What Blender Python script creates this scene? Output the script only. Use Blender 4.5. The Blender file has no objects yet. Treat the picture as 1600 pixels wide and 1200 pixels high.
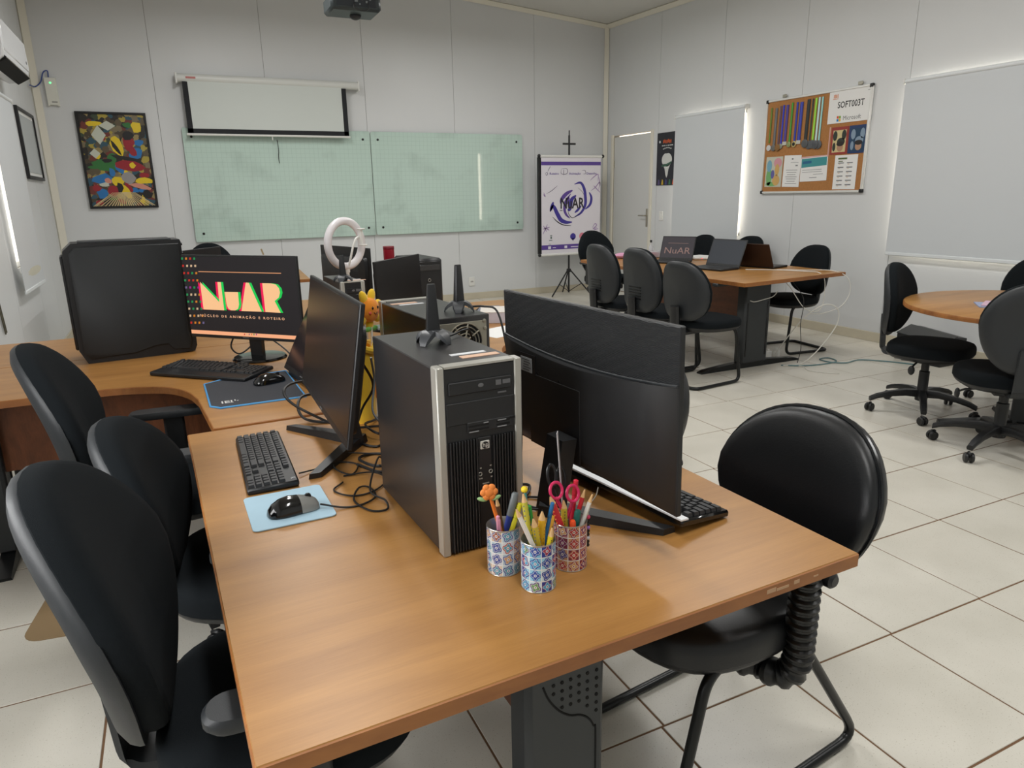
import bpy, bmesh, math, random
from mathutils import Matrix, Vector
random.seed(7)
PI = math.pi
R = math.radians
S = bpy.context.scene
COL = S.collection

# ---------------------------------------------------------------- camera, world, lights, exposure
cam = bpy.data.cameras.new('camera')
cam.sensor_fit = 'HORIZONTAL'
cam.sensor_width = 36.0
cam.lens = 1092.4 / 1600 * 36.0
cam.clip_start = 0.02
co = bpy.data.objects.new('camera', cam)
COL.objects.link(co)
yaw, pitch, roll = 0.44023615, 0.26371328, 0.01846379
fwd = Vector((math.sin(yaw) * math.cos(pitch), math.cos(yaw) * math.cos(pitch), -math.sin(pitch)))
rgt = Vector((math.cos(yaw), -math.sin(yaw), 0))
dwn = fwd.cross(rgt)
r2 = rgt * math.cos(roll) + dwn * math.sin(roll)
d2 = dwn * math.cos(roll) - rgt * math.sin(roll)
Mc = Matrix(((r2.x, -d2.x, -fwd.x, 0), (r2.y, -d2.y, -fwd.y, 0), (r2.z, -d2.z, -fwd.z, 1.40), (0, 0, 0, 1)))
co.matrix_world = Mc
S.camera = co

w = bpy.data.worlds.new('sky')
S.world = w
w.use_nodes = True
bg = w.node_tree.nodes['Background']
bg.inputs[0].default_value = (1.0, 0.88, 0.72, 1)
bg.inputs[1].default_value = 2.2

def area(name, loc, rot, sx, sy, power, col=(1, 1, 1), spread=180):
    l = bpy.data.lights.new(name, 'AREA')
    l.shape = 'RECTANGLE'
    l.size, l.size_y, l.energy, l.color = sx, sy, power, col
    l.spread = R(spread)
    o = bpy.data.objects.new(name, l)
    COL.objects.link(o)
    o.location, o.rotation_euler = loc, rot
    return o

LAMPS = [(0.55, 0.2), (0.55, 3.6), (0.75, 6.7), (3.55, 0.2), (3.55, 3.6), (3.55, 6.7)]
for i, (x, y) in enumerate(LAMPS):
    area('ceiling_tube_light', (x, y, 3.42), (0, 0, 0), 0.30, 1.25, 39, (1.0, 0.992, 0.972))
# daylight arriving outside each window opening, shining in round the blinds
area('window_daylight', (5.99, 6.84, 1.57), (0, R(90), 0), 1.40, 1.12, 44, (1.0, 0.87, 0.70))
area('window_daylight', (5.99, 3.35, 1.57), (0, R(90), 0), 1.40, 1.96, 80, (1.0, 0.87, 0.70))
area('window_daylight', (-1.25, 6.85, 1.50), (0, R(-90), 0), 1.20, 0.65, 9, (1.0, 0.93, 0.84))
area('window_daylight', (-1.25, 1.2, 1.50), (0, R(-90), 0), 1.30, 1.7, 60, (0.93, 0.96, 1.0))

S.view_settings.view_transform = 'Standard'
S.view_settings.look = 'None'
S.view_settings.exposure = -0.08
S.view_settings.gamma = 1.0
S.view_settings.use_curve_mapping = False
S.cycles.use_denoising = True
S.cycles.max_bounces = 8
S.cycles.diffuse_bounces = 5

# ---------------------------------------------------------------- mesh helpers
class MB:
    """collects shapes, then becomes ONE mesh object"""
    def __init__(s):
        s.v, s.f, s.m = [], [], []
    def add(s, vs, fs, mat=0, M=None):
        b = len(s.v)
        for p in vs:
            p = Vector(p)
            s.v.append(M @ p if M is not None else p)
        for f in fs:
            s.f.append([b + i for i in f])
            s.m.append(mat)
        return s
    def box(s, c, d, mat=0, M=None, bev=0.0):
        hx, hy, hz = d[0] / 2, d[1] / 2, d[2] / 2
        T = Matrix.Translation(c)
        if M is not None:
            T = M @ T
        if bev <= 0:
            vs = [(x * hx, y * hy, z * hz) for x in (-1, 1) for y in (-1, 1) for z in (-1, 1)]
            fs = [(0, 1, 3, 2), (4, 6, 7, 5), (0, 4, 5, 1), (2, 3, 7, 6), (0, 2, 6, 4), (1, 5, 7, 3)]
            return s.add(vs, fs, mat, T)
        b = min(bev, hx * .98, hy * .98, hz * .98)
        vs, idx = [], {}
        for sx in (-1, 1):
            for sy in (-1, 1):
                for sz in (-1, 1):
                    idx[sx, sy, sz] = len(vs)
                    vs += [(sx * hx, sy * (hy - b), sz * (hz - b)), (sx * (hx - b), sy * hy, sz * (hz - b)), (sx * (hx - b), sy * (hy - b), sz * hz)]
        fs = []
        for a in (-1, 1):
            fs.append([idx[a, y, z] for y, z in ((-1, -1), (1, -1), (1, 1), (-1, 1))])
            fs.append([idx[x, a, z] + 1 for x, z in ((-1, -1), (1, -1), (1, 1), (-1, 1))])
            fs.append([idx[x, y, a] + 2 for x, y in ((-1, -1), (1, -1), (1, 1), (-1, 1))])
            for b2 in (-1, 1):
                fs.append([idx[a, b2, -1], idx[a, b2, 1], idx[a, b2, 1] + 1, idx[a, b2, -1] + 1])
                fs.append([idx[a, -1, b2], idx[a, 1, b2], idx[a, 1, b2] + 2, idx[a, -1, b2] + 2])
                fs.append([idx[-1, a, b2] + 1, idx[1, a, b2] + 1, idx[1, a, b2] + 2, idx[-1, a, b2] + 2])
                for c2 in (-1, 1):
                    i = idx[a, b2, c2]
                    fs.append([i, i + 1, i + 2])
        return s.add(vs, fs, mat, T)
    def loft(s, rings, mat=0, M=None, cap=True, closed=False):
        n = len(rings[0])
        vs = [p for r in rings for p in r]
        fs = []
        k = len(rings)
        for i in range(k if closed else k - 1):
            for j in range(n):
                a, b = i * n + j, i * n + (j + 1) % n
                i2 = (i + 1) % k
                fs.append([a, b, i2 * n + (j + 1) % n, i2 * n + j])
        if cap and not closed:
            fs.append(list(range(n))[::-1])
            fs.append([(k - 1) * n + j for j in range(n)])
        return s.add(vs, fs, mat, M)
    def tube(s, pts, r, n=8, mat=0, M=None, closed=False, flat=None):
        pts = [Vector(p) for p in pts]
        k = len(pts)
        rings = []
        up = None
        for i, p in enumerate(pts):
            a = pts[i - 1] if (i > 0 or closed) else p
            b = pts[(i + 1) % k] if (i < k - 1 or closed) else p
            t = (b - a)
            t = t.normalized() if t.length > 1e-9 else Vector((0, 0, 1))
            if up is None:
                up = Vector((0, 0, 1)) if abs(t.z) < .9 else Vector((1, 0, 0))
            u = up - t * up.dot(t)
            u = u.normalized() if u.length > 1e-6 else t.orthogonal().normalized()
            up = u
            v = t.cross(u)
            rr = r[i] if isinstance(r, (list, tuple)) else r
            fl = 1.0 if flat is None else flat
            rings.append([p + u * (math.cos(2 * PI * j / n) * rr) + v * (math.sin(2 * PI * j / n) * rr * fl) for j in range(n)])
        return s.loft(rings, mat, M, True, closed)
    def lathe(s, prof, n=20, mat=0, M=None, cap=True):
        rings = [[(r * math.cos(2 * PI * j / n), r * math.sin(2 * PI * j / n), z) for j in range(n)] for r, z in prof]
        return s.loft(rings, mat, M, cap)
    def prism(s, poly, z0, z1, mat=0, M=None, bev=0.0):
        n = len(poly)
        if bev > 0:
            cx = sum(p[0] for p in poly) / n
            cy = sum(p[1] for p in poly) / n
            def ins(p):
                d = math.hypot(p[0] - cx, p[1] - cy)
                k = max(0, 1 - bev / d)
                return (cx + (p[0] - cx) * k, cy + (p[1] - cy) * k)
            q = [ins(p) for p in poly]
            rings = [[(x, y, z0) for x, y in q], [(x, y, z0 + bev) for x, y in poly], [(x, y, z1 - bev) for x, y in poly], [(x, y, z1) for x, y in q]]
        else:
            rings = [[(x, y, z0) for x, y in poly], [(x, y, z1) for x, y in poly]]
        return s.loft(rings, mat, M)
    def flat(s, poly, z=0.0, mat=0, M=None):
        return s.add([(x, y, z) for x, y in poly], [list(range(len(poly)))], mat, M)
    def ell(s, c, r, n=14, m=8, mat=0, M=None):
        if not isinstance(r, (tuple, list)):
            r = (r, r, r)
        rings = []
        for i in range(m + 1):
            t = -PI / 2 + PI * i / m
            k = max(math.cos(t), 0.02)
            rings.append([(c[0] + r[0] * k * math.cos(2 * PI * j / n), c[1] + r[1] * k * math.sin(2 * PI * j / n), c[2] + r[2] * math.sin(t)) for j in range(n)])
        return s.loft(rings, mat, M)
    def text(s, body, size, mat=0, M=None, depth=0.0, align='CENTER', bold=0.0):
        vs, fs = text_mesh(body, size, depth, align, bold)
        return s.add(vs, fs, mat, M)
    def build(s, name, mats, parent=None, ang=38, loc=None, rot=None):
        me = bpy.data.meshes.new(name)
        me.from_pydata([tuple(p) for p in s.v], [], s.f)
        mats = mats if isinstance(mats, (list, tuple)) else [mats]
        for m in mats:
            me.materials.append(m)
        if len(mats) > 1:
            me.polygons.foreach_set('material_index', s.m)
        bm = bmesh.new()
        bm.from_mesh(me)
        bmesh.ops.recalc_face_normals(bm, faces=bm.faces)
        bm.to_mesh(me)
        bm.free()
        if ang:
            me.shade_smooth()
            me.set_sharp_from_angle(angle=R(ang))
        o = bpy.data.objects.new(name, me)
        COL.objects.link(o)
        if parent is not None:
            o.parent = parent
        if loc is not None:
            o.location = loc
        if rot is not None:
            o.rotation_euler = rot
        return o

_tc = {}
def text_mesh(body, size, depth=0.0, align='CENTER', bold=0.0):
    key = (body, size, depth, align, bold)
    if key not in _tc:
        cu = bpy.data.curves.new('lettering', 'FONT')
        cu.body, cu.size, cu.extrude, cu.align_x, cu.align_y = body, size, depth, align, 'CENTER'
        cu.offset = bold
        cu.resolution_u = 2
        ob = bpy.data.objects.new('lettering', cu)
        COL.objects.link(ob)
        dg = bpy.context.evaluated_depsgraph_get()
        me = bpy.data.meshes.new_from_object(ob.evaluated_get(dg))
        _tc[key] = ([v.co.copy() for v in me.vertices], [list(p.vertices) for p in me.polygons])
        bpy.data.objects.remove(ob)
        bpy.data.curves.remove(cu)
        bpy.data.meshes.remove(me)
    return _tc[key]

def tag(o, label, cat, group=None, kind=None):
    if label: o['label'] = label
    if cat: o['category'] = cat
    if group: o['group'] = group
    if kind: o['kind'] = kind
    return o
def thing(name, label, cat, loc=(0, 0, 0), rz=0.0, group=None):
    o = bpy.data.objects.new(name, None)
    o.empty_display_size = 0.1
    COL.objects.link(o)
    o.location = loc
    o.rotation_euler = (0, 0, R(rz))
    return tag(o, label, cat, group)
KIDS = {}
def dup(root, loc, rz, label=None, group=None, parent=None):
    r = root.copy()
    COL.objects.link(r)
    if loc is not None: r.location = loc
    if rz is not None: r.rotation_euler = (0, 0, R(rz))
    if label: r['label'] = label
    if group: r['group'] = group
    if parent is not None: r.parent = parent
    for ch in list(root.children):
        c = ch.copy()
        COL.objects.link(c)
        c.parent = r
        for g in list(ch.children):
            d = g.copy()
            COL.objects.link(d)
            d.parent = c
    return r
def struct(o):
    o['kind'] = 'structure'
    return o
def spl(pts, k=6, closed=False):
    P = [Vector(p) for p in pts]
    n = len(P)
    out = []
    for i in range(n if closed else n - 1):
        if closed:
            a, b, c, d = P[i - 1], P[i], P[(i + 1) % n], P[(i + 2) % n]
        else:
            b, c = P[i], P[i + 1]
            a = P[i - 1] if i else b * 2 - c
            d = P[i + 2] if i + 2 < n else c * 2 - b
        for j in range(k):
            t = j / k
            out.append(0.5 * ((2 * b) + (c - a) * t + (2 * a - 5 * b + 4 * c - d) * t * t + (3 * b - a - 3 * c + d) * t ** 3))
    if not closed:
        out.append(P[-1])
    return out
def fillet(pts, r, k=5):
    """polyline with rounded corners"""
    P = [Vector(p) for p in pts]
    out = [P[0]]
    for i in range(1, len(P) - 1):
        a, b, c = P[i - 1], P[i], P[i + 1]
        u, v = (a - b), (c - b)
        d = min(r, u.length * .48, v.length * .48)
        p, q = b + u.normalized() * d, b + v.normalized() * d
        for j in range(k + 1):
            t = j / k
            out.append(p * (1 - t) ** 2 + b * 2 * t * (1 - t) + q * t * t)
    out.append(P[-1])
    return out
def rrect(w_, h_, r, k=5, cx=0.0, cy=0.0):
    out = []
    for qx, qy, a0 in ((1, 1, 0), (-1, 1, 90), (-1, -1, 180), (1, -1, 270)):
        for j in range(k + 1):
            a = R(a0 + 90 * j / k)
            out.append((cx + qx * (w_ / 2 - r) + r * math.cos(a), cy + qy * (h_ / 2 - r) + r * math.sin(a)))
    return out
def rotz(a): return Matrix.Rotation(R(a), 4, 'Z')
def rotx(a): return Matrix.Rotation(R(a), 4, 'X')
def roty(a): return Matrix.Rotation(R(a), 4, 'Y')
def tr(*p): return Matrix.Translation(Vector(p))
STAND = rotx(90)   # xy plane drawing -> upright, facing -y

# ---------------------------------------------------------------- materials
def lin(c):
    return tuple((v / 255 / 12.92) if v / 255 <= .04045 else ((v / 255 + .055) / 1.055) ** 2.4 for v in c) + (1,)
def mat(name, rgb, rough=.5, metal=0.0, spec=.5, bump=0.0, bscale=200, var=0.0, vscale=6, emit=0.0, coat=0.0, sheen=0.0, trans=0.0, alpha=1.0):
    m = bpy.data.materials.new(name)
    m.use_nodes = True
    nt = m.node_tree
    b = nt.nodes['Principled BSDF']
    b.inputs['Base Color'].default_value = lin(rgb)
    b.inputs['Roughness'].default_value = rough
    b.inputs['Metallic'].default_value = metal
    b.inputs['Specular IOR Level'].default_value = spec
    if coat: b.inputs['Coat Weight'].default_value = coat
    if sheen:
        b.inputs['Sheen Weight'].default_value = sheen
        b.inputs['Sheen Roughness'].default_value = .5
    if emit:
        b.inputs['Emission Color'].default_value = lin(rgb)
        b.inputs['Emission Strength'].default_value = emit
    if trans: b.inputs['Transmission Weight'].default_value = trans
    if alpha < 1: b.inputs['Alpha'].default_value = alpha
    if bump or var:
        tc = nt.nodes.new('ShaderNodeTexCoord')
        if bump:
            n = nt.nodes.new('ShaderNodeTexNoise')
            n.inputs['Scale'].default_value = bscale
            n.inputs['Detail'].default_value = 2
            nt.links.new(tc.outputs['Object'], n.inputs['Vector'])
            bp = nt.nodes.new('ShaderNodeBump')
            bp.inputs['Strength'].default_value = bump
            bp.inputs['Distance'].default_value = .002
            nt.links.new(n.outputs['Fac'], bp.inputs['Height'])
            nt.links.new(bp.outputs['Normal'], b.inputs['Normal'])
        if var:
            n = nt.nodes.new('ShaderNodeTexNoise')
            n.inputs['Scale'].default_value = vscale
            n.inputs['Detail'].default_value = 5
            nt.links.new(tc.outputs['Object'], n.inputs['Vector'])
            mx = nt.nodes.new('ShaderNodeMix')
            mx.data_type = 'RGBA'
            a = lin(rgb)
            mx.inputs[6].default_value = tuple(v * (1 - var) for v in a[:3]) + (1,)
            mx.inputs[7].default_value = tuple(min(1, v * (1 + var)) for v in a[:3]) + (1,)
            nt.links.new(n.outputs['Fac'], mx.inputs[0])
            nt.links.new(mx.outputs[2], b.inputs['Base Color'])
    return m
def wood(name, dark, light, rough=.36, sx=1.2, sy=14.0):
    m = bpy.data.materials.new(name)
    m.use_nodes = True
    nt = m.node_tree
    b = nt.nodes['Principled BSDF']
    tc = nt.nodes.new('ShaderNodeTexCoord')
    mp = nt.nodes.new('ShaderNodeMapping')
    mp.inputs['Scale'].default_value = (sx, sy, 6)
    nt.links.new(tc.outputs['Object'], mp.inputs['Vector'])
    n = nt.nodes.new('ShaderNodeTexNoise')
    n.inputs['Scale'].default_value = 1.0
    n.inputs['Detail'].default_value = 8
    n.inputs['Roughness'].default_value = .62
    n.inputs['Distortion'].default_value = .5
    nt.links.new(mp.outputs[0], n.inputs['Vector'])
    n2 = nt.nodes.new('ShaderNodeTexNoise')
    mp2 = nt.nodes.new('ShaderNodeMapping')
    mp2.inputs['Scale'].default_value = (sx * 14, sy * 22, 40)
    nt.links.new(tc.outputs['Object'], mp2.inputs['Vector'])
    n2.inputs['Scale'].default_value = 1.0
    n2.inputs['Detail'].default_value = 3
    nt.links.new(mp2.outputs[0], n2.inputs['Vector'])
    ad = nt.nodes.new('ShaderNodeMath')
    ad.operation = 'MULTIPLY_ADD'
    ad.inputs[1].default_value = .25
    nt.links.new(n2.outputs['Fac'], ad.inputs[0])
    nt.links.new(n.outputs['Fac'], ad.inputs[2])
    cr = nt.nodes.new('ShaderNodeValToRGB')
    cr.color_ramp.elements[0].position = .42
    cr.color_ramp.elements[0].color = lin(dark)
    cr.color_ramp.elements[1].position = .82
    cr.color_ramp.elements[1].color = lin(light)
    nt.links.new(ad.outputs[0], cr.inputs[0])
    nt.links.new(cr.outputs[0], b.inputs['Base Color'])
    b.inputs['Roughness'].default_value = rough
    bp = nt.nodes.new('ShaderNodeBump')
    bp.inputs['Strength'].default_value = .12
    bp.inputs['Distance'].default_value = .001
    nt.links.new(n2.outputs['Fac'], bp.inputs['Height'])
    nt.links.new(bp.outputs['Normal'], b.inputs['Normal'])
    return m

WALLM = mat('wall_panel_white', (213, 215, 216), .45, var=.03, vscale=1.5)
SEAM = mat('panel_seam_grey', (120, 118, 112), .8)
CEILM = mat('ceiling_white', (206, 205, 200), .6, var=.02)
TRIMM = mat('trim_cream', (222, 218, 204), .4)
GROUT = mat('grout_brown', (114, 84, 58), .9, var=.15, vscale=4)
WOOD = wood('desk_laminate', (150, 104, 53), (174, 126, 68))
WOODD = wood('desk_laminate_shaded_edge', (128, 76, 34), (172, 112, 56), .45)  # darker than the top: shade on the desk edges put into the colour
WOODP = wood('desk_panel_dark', (98, 54, 28), (138, 80, 44), .5, 14, 1.2)
BLACKP = mat('black_plastic', (24, 25, 27), .42, bump=.08, bscale=600)
GREYP = mat('charcoal_plastic', (38, 41, 44), .48, bump=.1, bscale=500)
GLOSSB = mat('gloss_black', (12, 12, 13), .12, coat=.3)
SATIN = mat('satin_black_metal', (27, 27, 29), .40, .2)
TUBEB = mat('black_tube_metal', (22, 24, 25), .32, .3)
LEGM = mat('desk_leg_metal', (58, 61, 63), .5, .2)
FABRIC = mat('black_fabric', (21, 25, 28), .95, spec=.15, bump=.35, bscale=900)
LEATHER = mat('black_leatherette', (20, 22, 25), .40, bump=.12, bscale=260)
SILVER = mat('silver_plastic', (176, 174, 166), .35, .35)
WHITEP = mat('white_plastic', (228, 228, 224), .35)
PAPER = mat('paper_white', (232, 232, 230), .8)
SCREEN = mat('dark_screen', (16, 15, 16), .22, spec=.6)
SCREENM = mat('matte_screen', (24, 22, 23), .30, spec=.5)
CABLE = mat('black_cable', (18, 18, 19), .5)
METAL = mat('bare_steel', (168, 164, 150), .4, .75)
def glow(name, rgb, k=1.0):
    m = mat(name, (0, 0, 0), .4, spec=.3)
    b = m.node_tree.nodes['Principled BSDF']
    b.inputs['Emission Color'].default_value = lin(rgb)
    b.inputs['Emission Strength'].default_value = k
    return m
KEYM = mat('key_black', (40, 41, 43), .5)
DARKIN = mat('dark_inside', (8, 8, 8), .9)
# ---------------------------------------------------------------- the room
XL, XR, YB, YF, H0 = -1.11, 5.87, 9.10, -2.60, 3.67
def tile_material():
    m = bpy.data.materials.new('ceramic_tile')
    m.use_nodes = True
    nt = m.node_tree
    b = nt.nodes['Principled BSDF']
    tc = nt.nodes.new('ShaderNodeTexCoord')
    geo = nt.nodes.new('ShaderNodeNewGeometry')
    n = nt.nodes.new('ShaderNodeTexNoise')
    n.inputs['Scale'].default_value = 3.0
    n.inputs['Detail'].default_value = 6
    nt.links.new(geo.outputs['Position'], n.inputs['Vector'])
    n2 = nt.nodes.new('ShaderNodeTexNoise')
    n2.inputs['Scale'].default_value = 240
    nt.links.new(geo.outputs['Position'], n2.inputs['Vector'])
    cr = nt.nodes.new('ShaderNodeValToRGB')
    cr.color_ramp.elements[0].position = .3
    cr.color_ramp.elements[0].color = lin((205, 201, 189))
    cr.color_ramp.elements[1].position = .7
    cr.color_ramp.elements[1].color = lin((220, 216, 205))
    nt.links.new(n.outputs['Fac'], cr.inputs[0])
    sp = nt.nodes.new('ShaderNodeValToRGB')
    sp.color_ramp.elements[0].position = .27
    sp.color_ramp.elements[0].color = lin((188, 182, 166))
    sp.color_ramp.elements[1].position = .36
    sp.color_ramp.elements[1].color = (1, 1, 1, 1)
    nt.links.new(n2.outputs['Fac'], sp.inputs[0])
    mx = nt.nodes.new('ShaderNodeMix')
    mx.data_type = 'RGBA'
    mx.blend_type = 'MULTIPLY'
    mx.inputs[0].default_value = .8
    nt.links.new(cr.outputs[0], mx.inputs[6])
    nt.links.new(sp.outputs[0], mx.inputs[7])
    nt.links.new(mx.outputs[2], b.inputs['Base Color'])
    b.inputs['Roughness'].default_value = .30
    bp = nt.nodes.new('ShaderNodeBump')
    bp.inputs['Strength'].default_value = .06
    bp.inputs['Distance'].default_value = .001
    nt.links.new(n2.outputs['Fac'], bp.inputs['Height'])
    nt.links.new(bp.outputs['Normal'], b.inputs['Normal'])
    return m
TILE = tile_material()
floor = struct(MB().box(((XL + XR) / 2, (YF + YB) / 2, -.0518), (XR - XL + .3, YB - YF + .3, .10)).build('floor', GROUT, ang=0))
PIT = .4565
ci = Mc.inverted()
def in_view(x, y, z=0.0):
    q = ci @ Vector((x, y, z))
    if q.z > -.15: return False
    u = 800 + 1092.4 * q.x / -q.z
    v = 600 - 1092.4 * q.y / -q.z
    return -160 < u < 1760 and -100 < v < 1330
cells = []
j0, j1 = int((YF - 1.271) / PIT) - 1, int((YB - 1.271) / PIT) + 1
for j in range(j0, j1 + 1):
    off = random.uniform(-.012, .012)
    for i in range(-7, 11):
        x0, y0 = 1.4956 + i * PIT + off, 1.271 + j * PIT
        x1, y1 = x0 + PIT, y0 + PIT
        c = [max(x0, XL), max(y0, YF), min(x1, XR), min(y1, YB)]
        if c[2] - c[0] < .03 or c[3] - c[1] < .03: continue
        full = c == [x0, y0, x1, y1]
        cx, cy = (c[0] + c[2]) / 2, (c[1] + c[3]) / 2
        cells.append((not in_view(cx, cy), math.hypot(cx, cy), cx, cy, c[2] - c[0] - .0062, c[3] - c[1] - .0062, full))
cells.sort()
tile0 = None
rest = MB()
for k, (hid, d, cx, cy, sx, sy, full) in enumerate(cells):
    if hid or k >= 300:
        rest.box((cx, cy, -.005), (sx, sy, .010))
    elif full and tile0 is not None:
        o = tile0.copy()
        COL.objects.link(o)
        o.location = (cx, cy, -.005 + random.uniform(-.0004, .0004))
    else:
        o = MB().box((0, 0, 0), (sx, sy, .010), bev=.0012).build('tile', TILE, floor, ang=0, loc=(cx, cy, -.005))
        if full: tile0 = o
o = rest.build('tile_field', TILE, floor, ang=0)
o['kind'] = 'stuff'

def wall(name, axis, pos, inward, s0, s1, ztop, seams, holes, th=.10):
    """backing slab and proud panels with seams, holes = (s0, s1, z0, z1)"""
    def put(mb, a, b, z0, z1, d0, d1):
        lo, hi = min(pos + inward * d0, pos + inward * d1), max(pos + inward * d0, pos + inward * d1)
        if axis == 'x': mb.box(((lo + hi) / 2, (a + b) / 2, (z0 + z1) / 2), (hi - lo, b - a, z1 - z0))
        else: mb.box(((a + b) / 2, (lo + hi) / 2, (z0 + z1) / 2), (b - a, hi - lo, z1 - z0))
    def cut(a, b):
        """rectangles of strip a..b without the holes"""
        cs = sorted(set([a, b] + [q for h in holes for q in h[:2] if a < q < b]))
        for p, q in zip(cs, cs[1:]):
            hs = [h for h in holes if h[0] <= p + 1e-6 and h[1] >= q - 1e-6]
            if not hs:
                yield p, q, 0, ztop
            else:
                h = hs[0]
                if h[2] > 0: yield p, q, 0, h[2]
                yield p, q, h[3], ztop
    back = MB()
    for p, q, z0, z1 in cut(s0, s1):
        put(back, p, q, z0, z1, -th, -.008)
    wo = struct(back.build(name, SEAM, ang=0))
    ss = [s0] + [s for s in seams if s0 < s < s1] + [s1]
    for a, b in zip(ss, ss[1:]):
        mb = MB()
        for p, q, z0, z1 in cut(a + .002, b - .002):
            put(mb, p, q, z0, z1, -.008, 0)
        mb.build('panel', WALLM, wo, ang=0)
    return wo
wall('wall_back', 'y', YB, -1, XL - .1, XR + .1, 4.1, [.03, 1.197, 2.36, 3.525, 4.705], [])
W1, W2, D1 = (6.275, 7.41, .90, 2.275), (2.38, 4.33, .88, 2.265), (7.99, 8.90, 0, 2.19)
wall('wall_right', 'x', XR, -1, YF - .1, YB, 4.1, [-1.49, -.32, .85, 2.02, 3.19, 4.355, 5.522, 6.69, 7.86], [W1, W2, D1])
W3, W4 = (6.56, 7.20, .92, 2.14), (.35, 2.05, .92, 2.14)
wall('wall_left', 'x', XL, 1, YF - .1, YB, 4.1, [-1.49, -.32, .85, 2.02, 3.19, 4.36, 5.53, 6.30, 7.36, 8.20], [W3, W4])
wall('wall_front', 'y', YF, 1, XL - .1, XR + .1, 4.1, [.03, 1.197, 2.36, 3.525, 4.705], [])

# pitched ceiling
def cz(x, y): return H0 + .08 * (3.49 - abs(x - 2.38)) + .03 * (y - YB)
rings = []
for y in (YF - .1, YB + .1):
    xs = (XL - .1, 2.38, XR + .1)
    rings.append([(x, y, cz(x, y)) for x in xs] + [(x, y, cz(x, y) + .15) for x in reversed(xs)])
struct(MB().loft(rings).build('ceiling', CEILM, ang=0))
# corner and cove trims
tn = [0]
def trim(pts, r):
    tn[0] += 1
    a, b = Vector(pts[0]), Vector(pts[1])
    return struct(MB().tube([a, b], r, 4, M=None).build('trim_%d' % tn[0], TRIMM, ang=0))
trim(((XR - .012, YB - .012, .0), (XR - .012, YB - .012, 3.68)), .045)
trim(((XL + .012, YB - .012, .0), (XL + .012, YB - .012, 3.68)), .060)
trim(((2.38, YB - .01, cz(2.38, YB) - .01), (XR, YB - .01, cz(XR, YB) - .01)), .045)
trim(((2.38, YB - .01, cz(2.38, YB) - .01), (XL, YB - .01, cz(XL, YB) - .01)), .045)
trim(((XR - .01, YB, cz(XR, YB) - .01), (XR - .01, YF, cz(XR, YF) - .01)), .045)
# a dropped beam casing under the slope by the back wall
struct(MB().box((3.05, 8.2, cz(3.05, 8.2) - .03), (1.9, .10, .07), M=None).build('trim_6', TRIMM, ang=0))
BASEM = mat('baseboard_dirty', (196, 188, 168), .5, var=.10, vscale=7)
struct(MB().box((XR - .005, (YF + 7.95) / 2, .045), (.012, 7.95 - YF, .09), bev=.003).build('baseboard_right', BASEM, ang=0))
struct(MB().box(((XL + XR) / 2, YB - .005, .045), (XR - XL - .08, .012, .09), bev=.003).build('baseboard_back', BASEM, ang=0))
struct(MB().box((XL + .005, (YF + YB) / 2, .045), (.012, YB - YF, .09), bev=.003).build('baseboard_left', BASEM, ang=0))

# windows (behind the blinds) and the door
GLASS = mat('window_glass', (235, 240, 240), .05, alpha=.12)
ALU = mat('window_aluminium', (225, 225, 222), .4, .3)
def window(n, x, out, h):
    y0, y1, z0, z1 = h
    xc = x + out * .05
    fr = MB()
    for a, b, c, d in ((y0, y0 + .04, z0, z1), (y1 - .04, y1, z0, z1), (y0, y1, z0, z0 + .04), (y0, y1, z1 - .04, z1), ((y0 + y1) / 2 - .025, (y0 + y1) / 2 + .025, z0, z1)):
        fr.box((xc, (a + b) / 2, (c + d) / 2), (.05, b - a, d - c))
    wo = struct(fr.build('window_%d' % n, ALU, ang=0))
    for a, b in ((y0 + .04, (y0 + y1) / 2 - .025), ((y0 + y1) / 2 + .025, y1 - .04)):
        MB().box((xc, (a + b) / 2, (z0 + z1) / 2), (.004, b - a, z1 - z0 - .08)).build('pane', GLASS, wo, ang=0)
window(1, XR, 1, W1); window(2, XR, 1, W2); window(3, XL, -1, W3); window(4, XL, -1, W4)
DOORM = mat('door_white', (210, 211, 209), .4)
dl = struct(MB().box((XR + .022, 8.447, 1.085), (.035, .868, 2.16), bev=.003).build('door_1', DOORM, ang=0))
fr = MB()
for y in (7.975, 8.915):
    fr.box((XR - .008, y, 1.10), (.03, .045, 2.20), bev=.004)
fr.build('door_frame', TRIMM, dl, ang=0)
MB().box((XR - .0005, 8.055, 1.07), (.01, .035, .24), bev=.003).build('handle_plate', METAL, dl)
MB().tube(fillet([(XR, 8.055, 1.10), (XR - .05, 8.055, 1.10), (XR - .05, 8.18, 1.10)], .015), .009, 8).build('handle', METAL, dl)
MB().box((XR + .004, 8.875, 1.80), (.012, .02, .10), bev=.003).build('hinge', METAL, dl)

# roller blinds
BLIND = mat('blind_fabric', (206, 210, 213), .75, bump=.1, bscale=900)
BARM = mat('blind_bar', (224, 228, 230), .4)
def blind(x, inward, y0, y1, z0, z1, label, stain=None):
    t = thing('roller_blind', label, 'blind', (x + inward * .055, (y0 + y1) / 2, z0))
    wd, ht = y1 - y0, z1 - z0
    MB().box((0, 0, ht / 2 + .01), (.003, wd, ht - .02)).build('fabric', BLIND, t, ang=0)
    MB().tube([(-.006 * inward, -wd / 2, ht - .012), (-.006 * inward, wd / 2, ht - .012)], .019, 10).build('roller_tube', BARM, t)
    MB().box((0, 0, .012), (.016, wd, .03), bev=.005).build('bottom_bar', BARM, t)
    for s in (-1, 1):
        MB().box((-.02 * inward, s * (wd / 2 + .012), ht - .012), (.06, .012, .045), bev=.004).build('bracket', WHITEP, t)
    return t
blind(XR, -1, 6.25, 7.44, .80, 2.305, 'narrow pulled-down white roller blind between the door and the cork board')
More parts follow.
